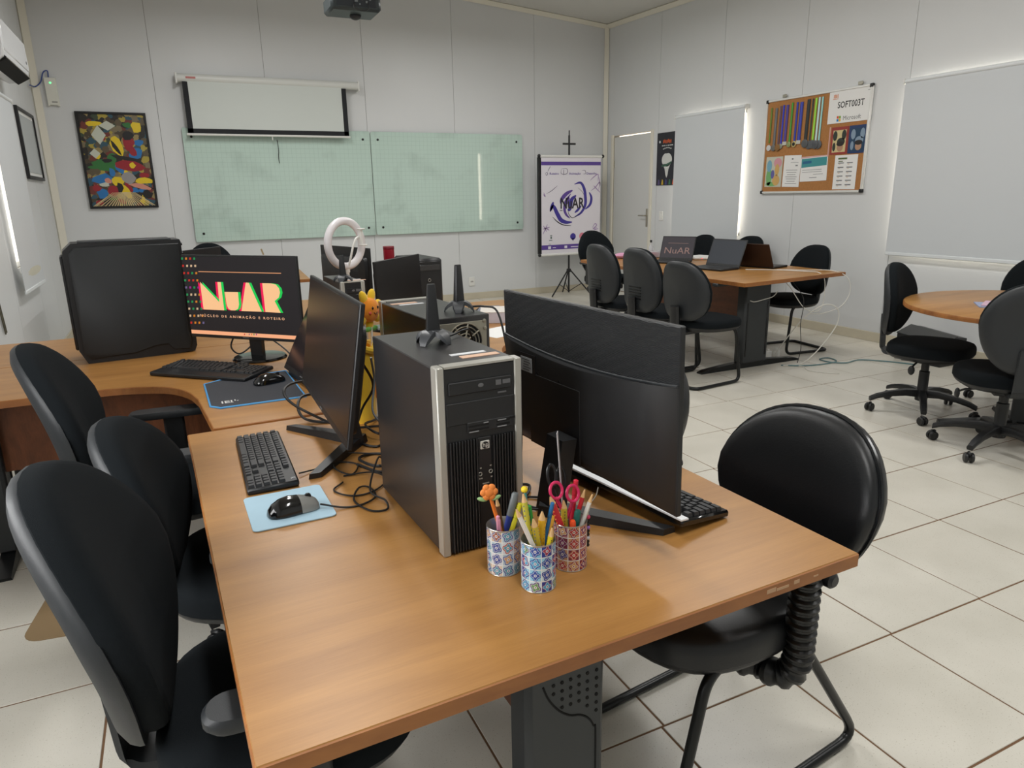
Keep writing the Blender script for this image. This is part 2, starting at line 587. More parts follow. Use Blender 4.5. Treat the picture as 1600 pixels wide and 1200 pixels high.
blind(XR, -1, 2.33, 4.35, .82, 2.29, 'wide white roller blind right of the cork board above the round table')
b3 = blind(XL, 1, 6.36, 7.31, .74, 2.23, 'white roller blind with a brown water stain, beside the empty dark frame')
MB().loft([[(x, .08 + .30 * math.cos(2 * PI * j / 20) * (1 + .12 * math.sin(3 * j)), .135 + .035 * math.sin(2 * PI * j / 20)) for j in range(20)] for x in (.0016, .0022)]).build('water_stain', mat('stain_brown', (204, 202, 186), .8, var=.05, vscale=12), b3, ang=0)
blind(XL, 1, .28, 2.12, 1.75, 2.23, 'white roller blind half raised on the window behind the desk chairs')
# ---------------------------------------------------------------- desks
def edge_band(poly, z0, z1, th=.0025):
    mb = MB()
    n = len(poly)
    for i in range(n):
        a, b = Vector(poly[i]), Vector(poly[(i + 1) % n])
        d = (b - a)
        nn = Vector((d.y, -d.x)).normalized() * th
        mb.add([(a.x, a.y, z0), (b.x, b.y, z0), (b.x, b.y, z1), (a.x, a.y, z1), (a.x + nn.x, a.y + nn.y, z0 + .001), (b.x + nn.x, b.y + nn.y, z0 + .001), (b.x + nn.x, b.y + nn.y, z1 - .001), (a.x + nn.x, a.y + nn.y, z1 - .001)],
               [(4, 5, 6, 7), (0, 1, 5, 4), (3, 7, 6, 2), (0, 4, 7, 3), (1, 2, 6, 5)])
    return mb
def column(parent, x, y, ztop, wx=.168, wy=.075, foot=.62, face=-1, along='x', holes=True):
    """flat steel leg column with a moulded cover, a foot and a bracket"""
    M = tr(x, y, 0) @ (rotz(0) if along == 'x' else rotz(90))
    c = MB().box((0, 0, ztop / 2 + .02), (wx, wy, ztop - .04), M=M, bev=.012).build('leg_column', LEGM, parent)
    if holes:
        f = face * wy / 2
        cur = [(-.058, .560), (-.045, .530), (-.022, .500), (.005, .480), (.030, .472), (.050, .458), (.064, .436), (.070, .400), (.070, .08)]
        cur = [p for p in spl([(a, b, 0) for a, b in cur], 4)]
        mb = MB().tube([(p.x * wx / .19, f, p.y) for p in cur], .0022, 5, M=M)
        mb.build('cover_seam', DARKIN, c)
        mb = MB()
        for q, (hx, n) in enumerate(((-.030, 2), (-.012, 4), (.006, 4), (.024, 4), (.042, 5), (.062, 6))):
            for k in range(n):
                mb.lathe([(.0001, f), (.0036, f), (.0036, f * 1.03), (.0001, f * 1.03)], 8, M=M @ tr(hx, 0, .556 - .0175 * k) @ rotx(-90))
        mb.build('perforation', DARKIN, c)
    for s in () if holes else (-1, 1):
        MB().box((s * (wx / 2 - .03), face * (wy / 2 + .001), .32), (.012, .008, .44), M=M, bev=.003).build('groove_strip', SATIN, c)
    pts = [(-foot / 2, 0, .012), (-foot / 2 + .10, 0, .03), (0, 0, .055), (foot / 2 - .10, 0, .03), (foot / 2, 0, .012)]
    mb = MB()
    mb.loft([[(p.x, -.03, 0), (p.x, .03, 0), (p.x, .026, p.z), (p.x, -.026, p.z)] for p in spl(pts, 4)], M=M)
    mb.build('foot', TUBEB, parent)
    MB().box((0, 0, ztop - .012), (foot * .8, .05, .024), M=M, bev=.004).build('top_bracket', LEGM, parent)

d = thing('office_desk', 'wooden desk nearest the camera, with pen cups and two black towers on it', 'desk', (.009, .78, 0), 1.7)
DT = .725
poly = [(0, 0), (1.102, 0), (1.098, 1.43), (0, 1.43)]
MB().prism(poly, DT - .028, DT, bev=.0015).build('tabletop', WOOD, d, ang=0)
edge_band(poly, DT - .028, DT - .0015).build('edge_band', WOODD, d, ang=0)
column(d, .535, .175, DT - .028)
column(d, .525, 1.30, DT - .028, face=1)
MB().box((.525, .735, .53), (.018, 1.04, .33)).build('modesty_panel', WOODP, d, ang=0)
mb = MB()
for k, (a, b, hh) in enumerate(((.872, .022, .016), (.90, .030, .010), (.935, .014, .014), (.985, .012, .006))):
    mb.box((a, -.0028, DT - .012 - .002 * (k % 2)), (b, .0008, hh * .5))
mb.build('scuff_marks', mat('scuff', (186, 150, 116), .8), d, ang=0)

CX, CY = .60, 3.60
def ldesk(sx, sy, arm, wing, label, legs):
    """L shaped desk with a curved inner corner; sx, sy pick the quadrant of the cross"""
    t = thing('corner_desk', label, 'desk', (CX, CY, 0), 1.5, 'corner desks pushed together in a cross')
    P = [(.004, .004), (arm, .004), (arm, .62)]
    P += [(p.x, p.y) for p in spl([(.99, .63, 0), (.86, .645, 0), (.72, .71, 0), (.645, .83, 0), (.615, .97, 0)], 4)]
    P += [(.595, wing), (.004, wing)]
    P = [(sx * x, sy * y) for x, y in P]
    if sx * sy < 0: P.reverse()
    MB().prism(P, DT - .028, DT, bev=0).build('tabletop', WOOD, t, ang=0)
    edge_band(P, DT - .028, DT - .001).build('edge_band', WOODD, t, ang=30)
    MB().box((sx * (arm / 2 + .05), sy * .30, .53), (arm - .35, .018, .34)).build('modesty_panel', WOODP, t, ang=0)
    MB().box((sx * .28, sy * (wing / 2 + .1), .53), (.018, wing - .55, .34)).build('modesty_panel', WOODP, t, ang=0)
    column(t, sx * (arm - .16), sy * .30, DT - .028, along='y', foot=.50, holes=False)
    column(t, sx * .28, sy * (wing - .14), DT - .028, foot=.42, holes=False)
    column(t, sx * .14, sy * .14, DT - .028, wx=.12, wy=.10, foot=.18, holes=False)
    return t
ldesk(-1, -1, 1.53, 1.345, 'corner desk with a big black computer case and a lit monitor showing colourful letters', 1)
ldesk(1, -1, 1.36, 1.345, 'corner desk behind the black monitor seen from its back, papers on it', 1)
ldesk(-1, 1, 1.53, 1.38, 'corner desk behind the big black computer case, by the whiteboard side', 1)
ldesk(1, 1, 1.36, 1.38, 'corner desk behind the ring light, with a red canister on it', 1)

t = thing('meeting_table', 'long wooden meeting table with three open laptops and trailing white cables', 'table', (0, 0, 0))
TT = .74
P = [(3.775, 3.94), (4.97, 4.06), (5.02, 5.2), (4.98, 6.36), (3.80, 6.33), (3.74, 5.15)]
MB().prism(P, TT - .03, TT).build('tabletop', WOOD, t, ang=0)
edge_band(P, TT - .03, TT - .001).build('edge_band', WOODD, t, ang=0)
column(t, 4.17, 4.24, TT - .03, wx=.27, wy=.10, foot=1.05, holes=False)
column(t, 4.36, 6.02, TT - .03, wx=.30, wy=.10, foot=1.05, face=1, holes=False)
MB().box((4.28, 5.13, .52), (.018, 1.72, .36)).build('modesty_panel', WOODP, t, ang=0)

t = thing('round_table', 'round wooden table in front of the wide blind', 'table', (4.40, 2.28, 0))
MB().lathe([(.01, TT - .03), (.676, TT - .03), (.68, TT - .027), (.68, TT - .003), (.676, TT), (.01, TT)], 64).build('tabletop', WOOD, t)
MB().lathe([(.682, TT - .028), (.683, TT - .026), (.683, TT - .005), (.682, TT - .003)], 64, cap=False).build('edge_band', WOODD, t)
MB().lathe([(.05, .03), (.05, TT - .03)], 20).build('pedestal', LEGM, t)
for k in range(4):
    M = rotz(45 + 90 * k)
    MB().loft([[(x, -.03, 0), (x, .03, 0), (x, .025, z), (x, -.025, z)] for x, z in ((.03, .06), (.25, .045), (.42, .02))], M=M).build('foot', TUBEB, t)

t = thing('side_desk', 'pale wooden desk along the whiteboard wall behind the lit monitor', 'desk', (0, 0, 0))
P = [(-.75, 6.32), (1.04, 6.32), (1.10, 7.25), (-.75, 7.25)]
MB().prism(P, DT - .028, DT).build('tabletop', WOOD, t, ang=0)
edge_band(P, DT - .028, DT - .001).build('edge_band', WOODD, t, ang=0)
column(t, .85, 6.8, DT - .028, along='y', holes=False)
column(t, -.55, 6.8, DT - .028, along='y', holes=False)
MB().box((.15, 6.8, .53), (1.2, .018, .33)).build('modesty_panel', WOODP, t, ang=0)

# ---------------------------------------------------------------- chairs
def pad(mb, wmax, z0, z1, rings, n=2.5, wb=1.0, wt=1.0, bend=0.0, lum=None, N=40, matid=0, M=None):
    """upholstered pad in the xz plane, thickness along y; wb / wt = width factor at bottom / top"""
    hz, zm = (z1 - z0) / 2, (z1 + z0) / 2
    out = []
    for sc, dy in rings:
        ring = []
        for j in range(N):
            a = 2 * PI * j / N
            c, s_ = math.cos(a), math.sin(a)
            u = math.copysign(abs(s_) ** (2 / n), s_)
            x = math.copysign(abs(c) ** (2 / n), c)
            k = (wb + (1 - wb) * (u + 1) / 1.1) if u < .1 else (1 + (wt - 1) * (u - .1) / .9)
            x *= wmax / 2 * k * sc
            z = zm + u * hz * sc
            y = dy + bend * (x / (wmax / 2)) ** 2
            if lum: y += lum(z)
            ring.append((x, y, z))
        out.append(ring)
    return mb.loft(out, matid, M)
def front_rings(t, r=.03):
    return [(.02, 0), (.985, 0), (1, .004), (1, t * .45), (.985, t * .68), (.95, t * .84), (.86, t * .95), (.6, t), (.3, t * 1.02), (.02, t * 1.02)]
def back_rings(t):
    return [(.02, -t), (.4, -t), (.75, -t * .96), (.9, -t * .8), (.985, -t * .45), (1.015, -t * .1), (1.015, .004), (.98, .006), (.02, .006)]
HFLAT = Matrix(((1, 0, 0, 0), (0, 0, 1, 0), (0, 1, 0, 0), (0, 0, 0, 1)))   # (x, y, z) -> (x, z, y)

def seat_parts(t, w_, dep, z, cush, shellm, thick=.065, y0=-.22, wf=.96, wbk=.9):
    mb = MB()
    pad(mb, w_, y0, y0 + dep, front_rings(thick), 3.0, wbk, wf, bend=0, M=tr(0, 0, z) @ HFLAT)
    mb.build('seat', cush, t)
    mb = MB()
    pad(mb, w_ * .97, y0 + .005, y0 + dep - .008, back_rings(.035), 3.0, wbk, wf, M=tr(0, 0, z) @ HFLAT)
    mb.build('seat_shell', shellm, t)

def back_parts(t, w_, z0, z1, y, cush, shellm, n=2.5, wb=.82, wt=.9, bend=.035, tilt=8, thick=.05, shell_t=.04, shell_drop=0.0, slots=False, piping=False, xo=0.0):
    lum = lambda z: -math.tan(R(tilt)) * (z - z0) * (.55 + .45 * (z - z0) / (z1 - z0)) + .020 * math.sin(PI * (z - z0) / (z1 - z0))
    mb = MB()
    pad(mb, w_, z0, z1, front_rings(thick), n, wb, wt, bend, lum, M=tr(xo, y, 0))
    mb.build('backrest', cush, t)
    mb = MB()
    pad(mb, w_ * .995, z0 - shell_drop, z1 - .006, back_rings(shell_t), n, wb, wt, bend, lum, M=tr(xo, y, 0))
    sh = mb.build('back_shell', shellm, t)
    if piping:
        hz, zm = (z1 - z0) / 2, (z1 + z0) / 2
        pts = []
        for j in range(48):
            a = 2 * PI * j / 48
            u = math.copysign(abs(math.sin(a)) ** (2 / n), math.sin(a))
            x = math.copysign(abs(math.cos(a)) ** (2 / n), math.cos(a))
            k = (wb + (1 - wb) * (u + 1) / 1.1) if u < .1 else (1 + (wt - 1) * (u - .1) / .9)
            pts.append((xo + x * w_ / 2 * k * 1.01, y + .012 + bend * (x * k) ** 2 + lum(zm + u * hz), zm + u * hz * 1.01))
        MB().tube(pts, .0055, 6, closed=True).build('piping', mat('piping_black', (26, 28, 30), .22), t)
    if slots:
        mb = MB()
        for k in range(5):
            z = z0 + .10 + .022 * k
            mb.box((0, y + lum(z) - shell_t - .001, z), (.15, .004, .006))
        mb.build('vent_ribs', TUBEB, sh)
    return lum

_proto = {}
def once(key, fn, loc, rz, label, group):
    """first call builds, later calls copy the finished chair with its parts"""
    if key not in _proto:
        t = fn(label, group)
        t.location, t.rotation_euler = loc, (0, 0, R(rz))
        _proto[key] = t
        return t
    return dup(_proto[key], loc, rz, label, group)

def star_base(t, r=.31, a0=18, zc=.42, leg_r=.021):
    MB().lathe([(.02, .075), (.036, .08), (.04, .13), (.03, .15), (.03, .27), (.023, .275), (.023, zc), (.02, zc + .002)], 18).build('gas_column', BLACKP, t)
    for k in range(5):
        a = R(a0 + 72 * k)
        ux, uy = math.cos(a), math.sin(a)
        ring = []
        for q, zt, hw, hh in ((.02, .125, .026, .024), (.10, .130, .024, .020), (.20, .118, .021, .016), (.27, .100, .020, .014), (r, .082, .017, .013)):
            c = Vector((ux * q, uy * q, zt))
            s_ = Vector((-uy, ux, 0)) * hw
            ring.append([c + s_ * .7 + Vector((0, 0, hh)), c - s_ * .7 + Vector((0, 0, hh)), c - s_, c - s_ * .8 - Vector((0, 0, hh)), c + s_ * .8 - Vector((0, 0, hh)), c + s_])
        lg = MB().loft(ring).build('base_leg', BLACKP, t)
        mb = MB()
        M = tr(ux * (r - .005), uy * (r - .005), 0) @ rotz(18 + 72 * k + 40)
        for s_ in (-1, 1):
            mb.lathe([(.004, -.009), (.022, -.009), (.0265, -.004), (.0265, .004), (.022, .009), (.004, .009)], 16, M=M @ tr(0, s_ * .014, .0265) @ rotx(90))
        mb.box((0, 0, .044), (.04, .016, .034), M=M, bev=.008)
        mb.build('caster', BLACKP, lg)

def task_chair(zt=.97, zb=.52, arms=True, wmax=.46, n=2.4, wt=.86, wb=.80, tilt=9, shell_drop=.02, sz=.445, a0=18):
    def make(label, group):
        t = thing('office_chair', label, 'chair', group=group)
        seat_parts(t, .49, .47, sz, FABRIC, BLACKP, .07)
        back_parts(t, wmax, zb, zt, -.235, FABRIC, GREYP, n, wb, wt, .035, tilt, .055, .038, shell_drop)
        ypost = -.235 - .040 - math.tan(R(tilt)) * .06 + .008
        pts = fillet([(0, -.06, sz - .035), (0, ypost + .012, sz - .043), (0, ypost, zb + .10)], .05)
        mb = MB().loft([[p + Vector((-.045, 0, 0)), p + Vector((.045, 0, 0)), p + Vector((.04, *((-.012, .014) if i > 4 else (0, .02)))), p + Vector((-.04, *((-.012, .014) if i > 4 else (0, .02))))] for i, p in enumerate(pts)])
        mb.build('back_post', GREYP, t)
        MB().box((0, -.02, sz - .04), (.18, .22, .035), bev=.01).build('tilt_mechanism', BLACKP, t)
        for s in (-1, 1):
            mb = MB().tube([(s * .09, -.02, sz - .045), (s * .19, -.02, sz - .055), (s * .22, -.02, sz - .07)], .006, 6)
            mb.ell((s * .225, -.02, sz - .08), (.014, .02, .03), 10, 6)
            mb.build('lever', BLACKP, t)
        if arms:
            for s in (-1, 1):
                mb = MB().prism(rrect(.075, .27, .034), 0, .026, M=tr(s * .262, .02, .640), bev=.007)
                a = mb.build('armrest', GREYP, t)
                mb = MB().box((s * .262, .03, .535), (.028, .07, .22), bev=.008)
                mb.box((s * .20, .03, sz - .013), (.15, .06, .02), bev=.005)
                mb.build('arm_support', BLACKP, a)
        star_base(t, a0=a0, zc=sz - .025)
        return t
    return make
G1 = 'office chairs along the left side of the desks'
once('armA', task_chair(.99, .50, True, .47, 2.3, .84, .72, 13), (.080, 1.25, 0), -94, 'black fabric office chair in front, arm tucked under the near desk corner', G1)
once('noarm', task_chair(.895, .48, False, .45, 2.3, .86, .78, 12, a0=54), (.10, 1.82, 0), -98, 'black armless office chair before the keyboard and pale blue mouse pad', G1)
once('armA', None, (-.12, 2.50, 0), -92, 'black office chair with T armrest facing the curved corner desk', G1)
G2 = 'swivel chairs around the round table'
once('round', task_chair(.945, .50, False, .43, 2.3, .9, .85, 4, sz=.395), (4.22, 2.78, 0), -160, 'black swivel chair side-on at the round table, black box behind it', G2)
once('round', None, (3.93, 2.13, 0), -46, 'black swivel chair seen from behind, nearest at the round table', G2)
once('round', None, (5.02, 2.62, 0), 118, 'black swivel chair between the round table and the wide blind', G2)

def sled(t, w_=.42, yf=.26, yb=-.33, zt=.425, cross=False):
    for s in (-1, 1):
        x = s * w_ / 2
        pts = fillet([(x * .86, .10, zt), (x * .92, .19, zt - .005), (x, yf, .013), (x, yb, .013), (x * .92, -.10, zt - .005), (x * .86, -.02, zt)], .075, 6)
        MB().tube(pts, .0125, 10).build('sled_frame', TUBEB, t)
        for y in (yf - .09, yb + .09):
            MB().box((x, y, .006), (.02, .03, .012), bev=.003).build('glide', BLACKP, t)
    MB().box((0, 0, zt - .002), (w_ * .9, .20, .018), bev=.004).build('seat_plate', BLACKP, t)
def cantilever(t, w_=.44, zt=.425):
    x = w_ / 2
    pts = fillet([(-x * .8, -.12, zt), (-x * .9, .12, zt), (-x, .17, .013), (-x, -.29, .013), (x, -.29, .013), (x, .17, .013), (x * .9, .12, zt), (x * .8, -.12, zt)], .06, 6)
    MB().tube(pts, .0125, 10).build('cantilever_frame', TUBEB, t)
    MB().box((0, 0, zt - .002), (w_ * .9, .20, .018), bev=.004).build('seat_plate', BLACKP, t)

def leather_chair(label, group):
    t = thing('visitor_chair', label, 'chair', group=group)
    seat_parts(t, .49, .53, .435, LEATHER, BLACKP, .075, -.26, .96, .95)
    back_parts(t, .445, .49, .875, -.277, LEATHER, BLACKP, 2.35, .84, .93, .03, 10, .05, .055, piping=True, xo=-.06)
    # ribbed rubber sleeve round the back bracket
    base = [(-.258, -.035, .66 - .02 * q) for q in range(12)] + [(-.258, -.035, .42), (-.256, -.034, .40), (-.250, -.032, .375), (-.235, -.026, .358), (-.210, -.018, .35), (-.18, -.02, .348), (-.15, 0, .348), (-.12, .02, .348)]
    pts, rad = [], []
    L = spl(base, 4)
    for i, p in enumerate(L):
        pts.append(p)
        rad.append(.0335 if i % 4 < 2 else .027)
    MB().tube(pts, rad, 14).build('ribbed_sleeve', mat('ribbed_rubber', (20, 21, 22), .35), t)
    mb = MB().lathe([(.005, 0), (.016, 0), (.018, .008), (.018, .024), (.012, .03), (.002, .03)], 14, M=tr(-.268, -.078, .60) @ roty(-90))
    mb.build('height_knob', BLACKP, t)
    sled(t, .44, .31, -.38)
    return t
G3 = 'leatherette visitor chairs at the right side of the near desk'
once('leather', leather_chair, (1.055, 1.185, 0), 97, 'black leatherette visitor chair at the right corner of the near desk', G3)
once('leather', None, (1.10, 1.93, 0), 95, 'black leatherette visitor chair half hidden behind the large monitor back', G3)

def meeting_chair(tall):
    def make(label, group):
        t = thing('meeting_chair', label, 'chair', group=group)
        seat_parts(t, .48, .46, .435, FABRIC, BLACKP, .06)
        if tall:
            back_parts(t, .45, .49, .985, -.245, FABRIC, GREYP, 3.4, .96, .84, .04, 6, .05, .045, .01, slots=True)
        else:
            back_parts(t, .455, .49, .925, -.245, FABRIC, GREYP, 2.9, .95, .82, .04, 7, .05, .04, .0)
        mb = MB().tube(fillet([(0, -.05, .40), (0, -.30, .40), (0, -.315, .60)], .05), .03, 8, flat=1.4)
        mb.build('back_post', BLACKP, t)
        cantilever(t) if not tall else sled(t, .44, .24, -.30)
        return t
    return make
G4 = 'chairs around the long meeting table'
once('tall', meeting_chair(True), (3.56, 5.20, 0), -90, 'tall-backed chair with ribbed shell, farther of the pair beside the banner', G4)
tc2 = once('tall', None, (3.55, 4.62, 0), -88, 'tall-backed chair with ribbed shell and white sticker, nearer of the pair', G4)
once('low', meeting_chair(False), (3.55, 4.10, 0), -84, 'low round-backed chair seen from behind, nearest at the meeting table', G4)
once('low', None, (5.24, 6.42, 0), 90, 'low chair behind the laptop with the dim letters, before the narrow blind', G4)
once('low', None, (5.44, 5.89, 0), 92, 'low chair behind the back-to-back laptops, under the left end of the cork board', G4)
once('low', None, (4.91, 4.58, 0), 84, 'low chair at the cable end of the meeting table, facing the laptops', G4)
once('armA', None, (4.38, 6.74, 0), 180, 'office chair with armrests at the banner end of the meeting table', G4)
wc = once('armA', None, (.31, 7.48, 0), 180, 'black chair behind the side desk under the whiteboard', None)
del wc['group']
MB().box((-.06, -.296, .535), (.035, .002, .025)).build('care_sticker', PAPER, tc2, ang=0)
# ---------------------------------------------------------------- computers
def fan(mb_ring, mb_dark, x, y, z, r, M=None):
    T = (M or Matrix()) @ tr(x, y, z)
    mb_dark.lathe([(.001, .0005), (r, .0005), (r, .001), (.001, .001)], 28, M=T @ rotx(-90))
    for q in (.28, .46, .64, .82, 1.0):
        mb_ring.tube([(r * q * math.cos(2 * PI * j / 28), .002, r * q * math.sin(2 * PI * j / 28)) for j in range(28)], .0016, 5, M=T, closed=True)
    mb_ring.lathe([(.001, .001), (r * .28, .001), (r * .28, .003), (.001, .003)], 20, M=T @ rotx(-90))
    for k in range(8):
        a = 2 * PI * k / 8 + .2
        mb_ring.tube([(r * .25 * math.cos(a), .002, r * .25 * math.sin(a)), (r * math.cos(a), .002, r * math.sin(a))], .002, 5, M=T)

CASEM = mat('tower_case_metal', (42, 41, 42), .33, .1, spec=.9, bump=.05, bscale=700)
BEZEL = mat('tower_bezel', (26, 27, 29), .38)
GREYMARK = mat('grey_print', (96, 97, 99), .5)
STKW = mat('sticker_white', (216, 218, 220), .5)
STKO = mat('sticker_peach', (214, 176, 150), .6)
def tower(label, loc, rz, W=.177, H=.377, D=.385, badge=True, stickers=True, group=None):
    t = thing('desktop_tower', label, 'computer', loc, rz, group)
    MB().box((0, .012, H / 2), (W - .004, D - .03, H - .008), bev=.002).build('case', CASEM, t, ang=0)
    MB().box((0, -D / 2 + .011, H / 2), (W - .03, .022, H - .006), bev=.003).build('front_bezel', BEZEL, t)
    for s in (-1, 1):
        MB().box((s * (W / 2 - .0085), -D / 2 + .012, H / 2), (.0155, .028, H), bev=.0022).build('silver_strip', SILVER, t)
    MB().box((0, -D / 2 + .012, H - .002), (W - .034, .026, .004)).build('top_strip', SILVER, t, ang=0)
    f = -D / 2
    iw = W - .036
    def zz(q): return H * (1 - q)
    o = MB().box((0, f - .0012, zz(.115)), (iw * .92, .004, H * .065), bev=.0015).build('optical_drive', BEZEL, t, ang=0)
    mb = MB().box((iw * .38, f - .0035, zz(.11)), (.016, .0008, .008))
    mb.box((iw * .26, f - .0035, zz(.11)), (.011, .0008, .010))
    mb.ell((0, f - .0034, zz(.112)), (.006, .0006, .004), 10, 5)
    mb.box((iw * .32, f - .0005, zz(.165)), (.018, .002, .003))
    mb.build('drive_marks', GREYMARK, o, ang=0)
    MB().box((0, f - .0006, zz(.245)), (iw, .003, H * .115), bev=.001).build('bay_cover', BEZEL, t, ang=0)
    c = MB().box((iw * .14, f - .0012, zz(.325)), (iw * .70, .004, H * .055), bev=.001).build('card_reader', BEZEL, t, ang=0)
    mb = MB()
    for x, q, ww in ((-.05, .318, .3), (-.05, .338, .3), (.32, .312, .2), (.32, .332, .2), (.46, .306, .08)):
        mb.box((iw * x, f - .0033, zz(q)), (iw * ww, .001, .004))
    mb.build('card_slot', DARKIN, c, ang=0)
    mb = MB()
    for x, q, ww in ((-.12, .347, .14), (.30, .343, .14), (.30, .309, .13), (.06, .309, .07)):
        mb.box((iw * x, f - .0036, zz(q)), (iw * ww, .001, .0018))
    mb.build('slot_print', mat('slot_print', (150, 151, 153), .4), c, ang=0)
    # ribbed lower grille with a plain middle strip
    g = MB().box((0, f - .0004, zz(.685)), (iw * .98, .002, H * .60)).build('grille_back', DARKIN, t, ang=0)
    mb = MB()
    n = 23
    for k in range(n):
        x = (k + .5) / n - .5
        if abs(x - .03) < .115: continue
        mb.box((x * iw * .98, f - .003, zz(.685)), (iw / n * .52, .006, H * .60), bev=.0012)
    mb.build('grille_rib', BEZEL, g, ang=0)
    MB().box((iw * .03, f - .0015, zz(.685)), (iw * .20, .004, H * .60), bev=.001).build('control_strip', BEZEL, t, ang=0)
    if badge:
        b = MB().box((iw * .03, f - .0045, zz(.425)), (.019, .003, .0165), bev=.001).build('badge', mat('badge_silver', (214, 212, 205), .3, .4), t, ang=0)
        M = tr(iw * .03, f - .0062, zz(.425)) @ STAND
        mb = MB().lathe([(.0002, -.0002), (.0072, -.0002), (.0072, .0002), (.0002, .0002)], 24, M=M)
        mb.build('badge_disc', mat('badge_black', (16, 17, 19), .3), b, ang=0)
        MB().text('hp', .0125, 0, tr(iw * .03 + .0002, f - .0068, zz(.425) + .0006) @ STAND @ Matrix.Shear('XZ', 4, (0, 0)), .0002).build('badge_letters', mat('badge_letter', (218, 216, 208), .3, .3), b, ang=0)
        mb = MB()
        for x, q in ((-.05, .58), (.11, .575)):
            M = tr(iw * x, f - .0036, zz(q)) @ rotx(90)
            mb.tube([(.0036 * math.cos(2 * PI * j / 14), .0036 * math.sin(2 * PI * j / 14), 0) for j in range(14)], .0009, 5, M=M, closed=True)
        for x, q in ((-.04, .548), (.11, .543), (-.06, .605), (-.03, .605), (.12, .605)):
            mb.box((iw * x, f - .0036, zz(q)), (.0035, .0008, .0025))
        mb.box((iw * .03, f - .0036, zz(.635)), (.014, .001, .0022))
        mb.build('audio_jack', mat('jack_grey', (170, 168, 160), .4, .4), t)
    # rear plate with fan grille
    yb = D / 2 - .004
    mb = MB().box((0, yb, H / 2 - .004), (W - .022, .004, H - .03), bev=.001)
    r = mb.build('rear_plate', METAL, t, ang=0)
    ring, dark = MB(), MB()
    fan(ring, dark, -.012, yb + .0025, H - .072, .050)
    ring.build('fan_guard', METAL, r)
    dark.build('fan_opening', DARKIN, r)
    mb = MB()
    for k in range(7):
        mb.box((-.02, yb + .003, .05 + .018 * k), (.10, .002, .008))
    mb.build('slot_cover', SATIN, r, ang=0)
    mb = MB()
    for x, z in ((.07, H - .02), (-.07, H - .02), (-.072, H - .04), (.07, .2)):
        mb.lathe([(.0004, 0), (.005, 0), (.005, .003), (.003, .004), (.0004, .004)], 10, M=tr(x * W / .177, yb + .002, z) @ rotx(-90))
    mb.build('thumb_screw', METAL, r)
    if stickers:
        MB().box((.022, f + .10, H - .0035), (.075, .014, .0012), M=None).build('white_sticker', STKW, t, ang=0)['label'] = 'white asset sticker'
        MB().box((.035, f + .072, H - .0035), (.080, .020, .0012), M=None).build('peach_sticker', STKO, t, ang=0)['label'] = 'peach asset sticker'
    return t
GT = 'black tower computers on the desks'
tower('black tower with silver strips facing front beside the three pen cups', (.474, 1.357, DT), 2.6, group=GT)
tower('black tower turned backwards showing its steel fan grille', (.632, 1.870, DT), 184.0, group=GT)
tower('small black tower with silver strips under the ring light', (.653, 3.112, DT), 1.5, .102, .338, .335, False, True, GT)
t = thing('desktop_tower', 'plain black tower behind the tilted dark monitor near the red canister', 'computer', (1.27, 3.96, DT), 3, GT)
MB().box((0, 0, .17), (.17, .34, .34), bev=.012).build('case', BLACKP, t)
MB().box((0, -.172, .17), (.15, .008, .31), bev=.003).build('front_bezel', BEZEL, t)
MB().box((0, -.178, .29), (.13, .004, .03), bev=.001).build('optical_drive', CASEM, t)
MB().tube([(.008 * math.cos(2 * PI * j / 14), -.178, .22 + .008 * math.sin(2 * PI * j / 14)) for j in range(14)], .0015, 5, closed=True).build('power_button', SILVER, t)

# the big cabinet with chamfered corners, left side towards the camera
t = thing('gaming_tower', 'big black computer case with chamfered corners on the left corner desk', 'computer', (-.193, 3.475, DT), 6.3)
prof = [(-.205, 0), (.13, 0), (.225, .005), (.236, .03), (.236, .07), (.226, .10), (.226, .50), (.222, .512), (-.195, .512), (-.228, .482), (-.232, .46), (-.232, .06)]
def side(y0, y1, k=1.0):
    return [[(x * k, y, .256 + (z - .256) * k) for x, z in prof] for y in (y0, y1)]
MB().loft(side(.012, .215)).build('case', BLACKP, t)
notch = [(-.19, .02), (-.02, .026), (.07, .05), (.12, .05), (.14, .022), (.205, .018), (.215, .06), (.208, .11), (.215, .496), (-.185, .496), (-.210, .468), (-.215, .05)]
MB().loft([[(x, .012, z) for x, z in notch], [(x, .003, z) for x, z in notch], [(x * .985, 0, .25 + (z - .25) * .985) for x, z in notch]]).build('side_panel', mat('case_side', (20, 23, 25), .5, .1), t)
MB().box((.01, .10, .514), (.36, .15, .008), bev=.003).build('top_filter', GREYP, t)
MB().box((-.236, .115, .26), (.014, .17, .40), bev=.005).build('front_panel', BEZEL, t)
for x in (-.15, .17):
    MB().box((x, .11, -.0 + .006), (.06, .18, .012), bev=.003).build('rubber_foot', BLACKP, t)
mb = MB()
for k in range(4):
    mb.lathe([(.0005, 0), (.006, 0), (.006, .006), (.0005, .006)], 10, M=tr(.226, .03, (.49, .45, .12, .10)[k]) @ roty(90))
mb.build('thumb_screw', BLACKP, t)

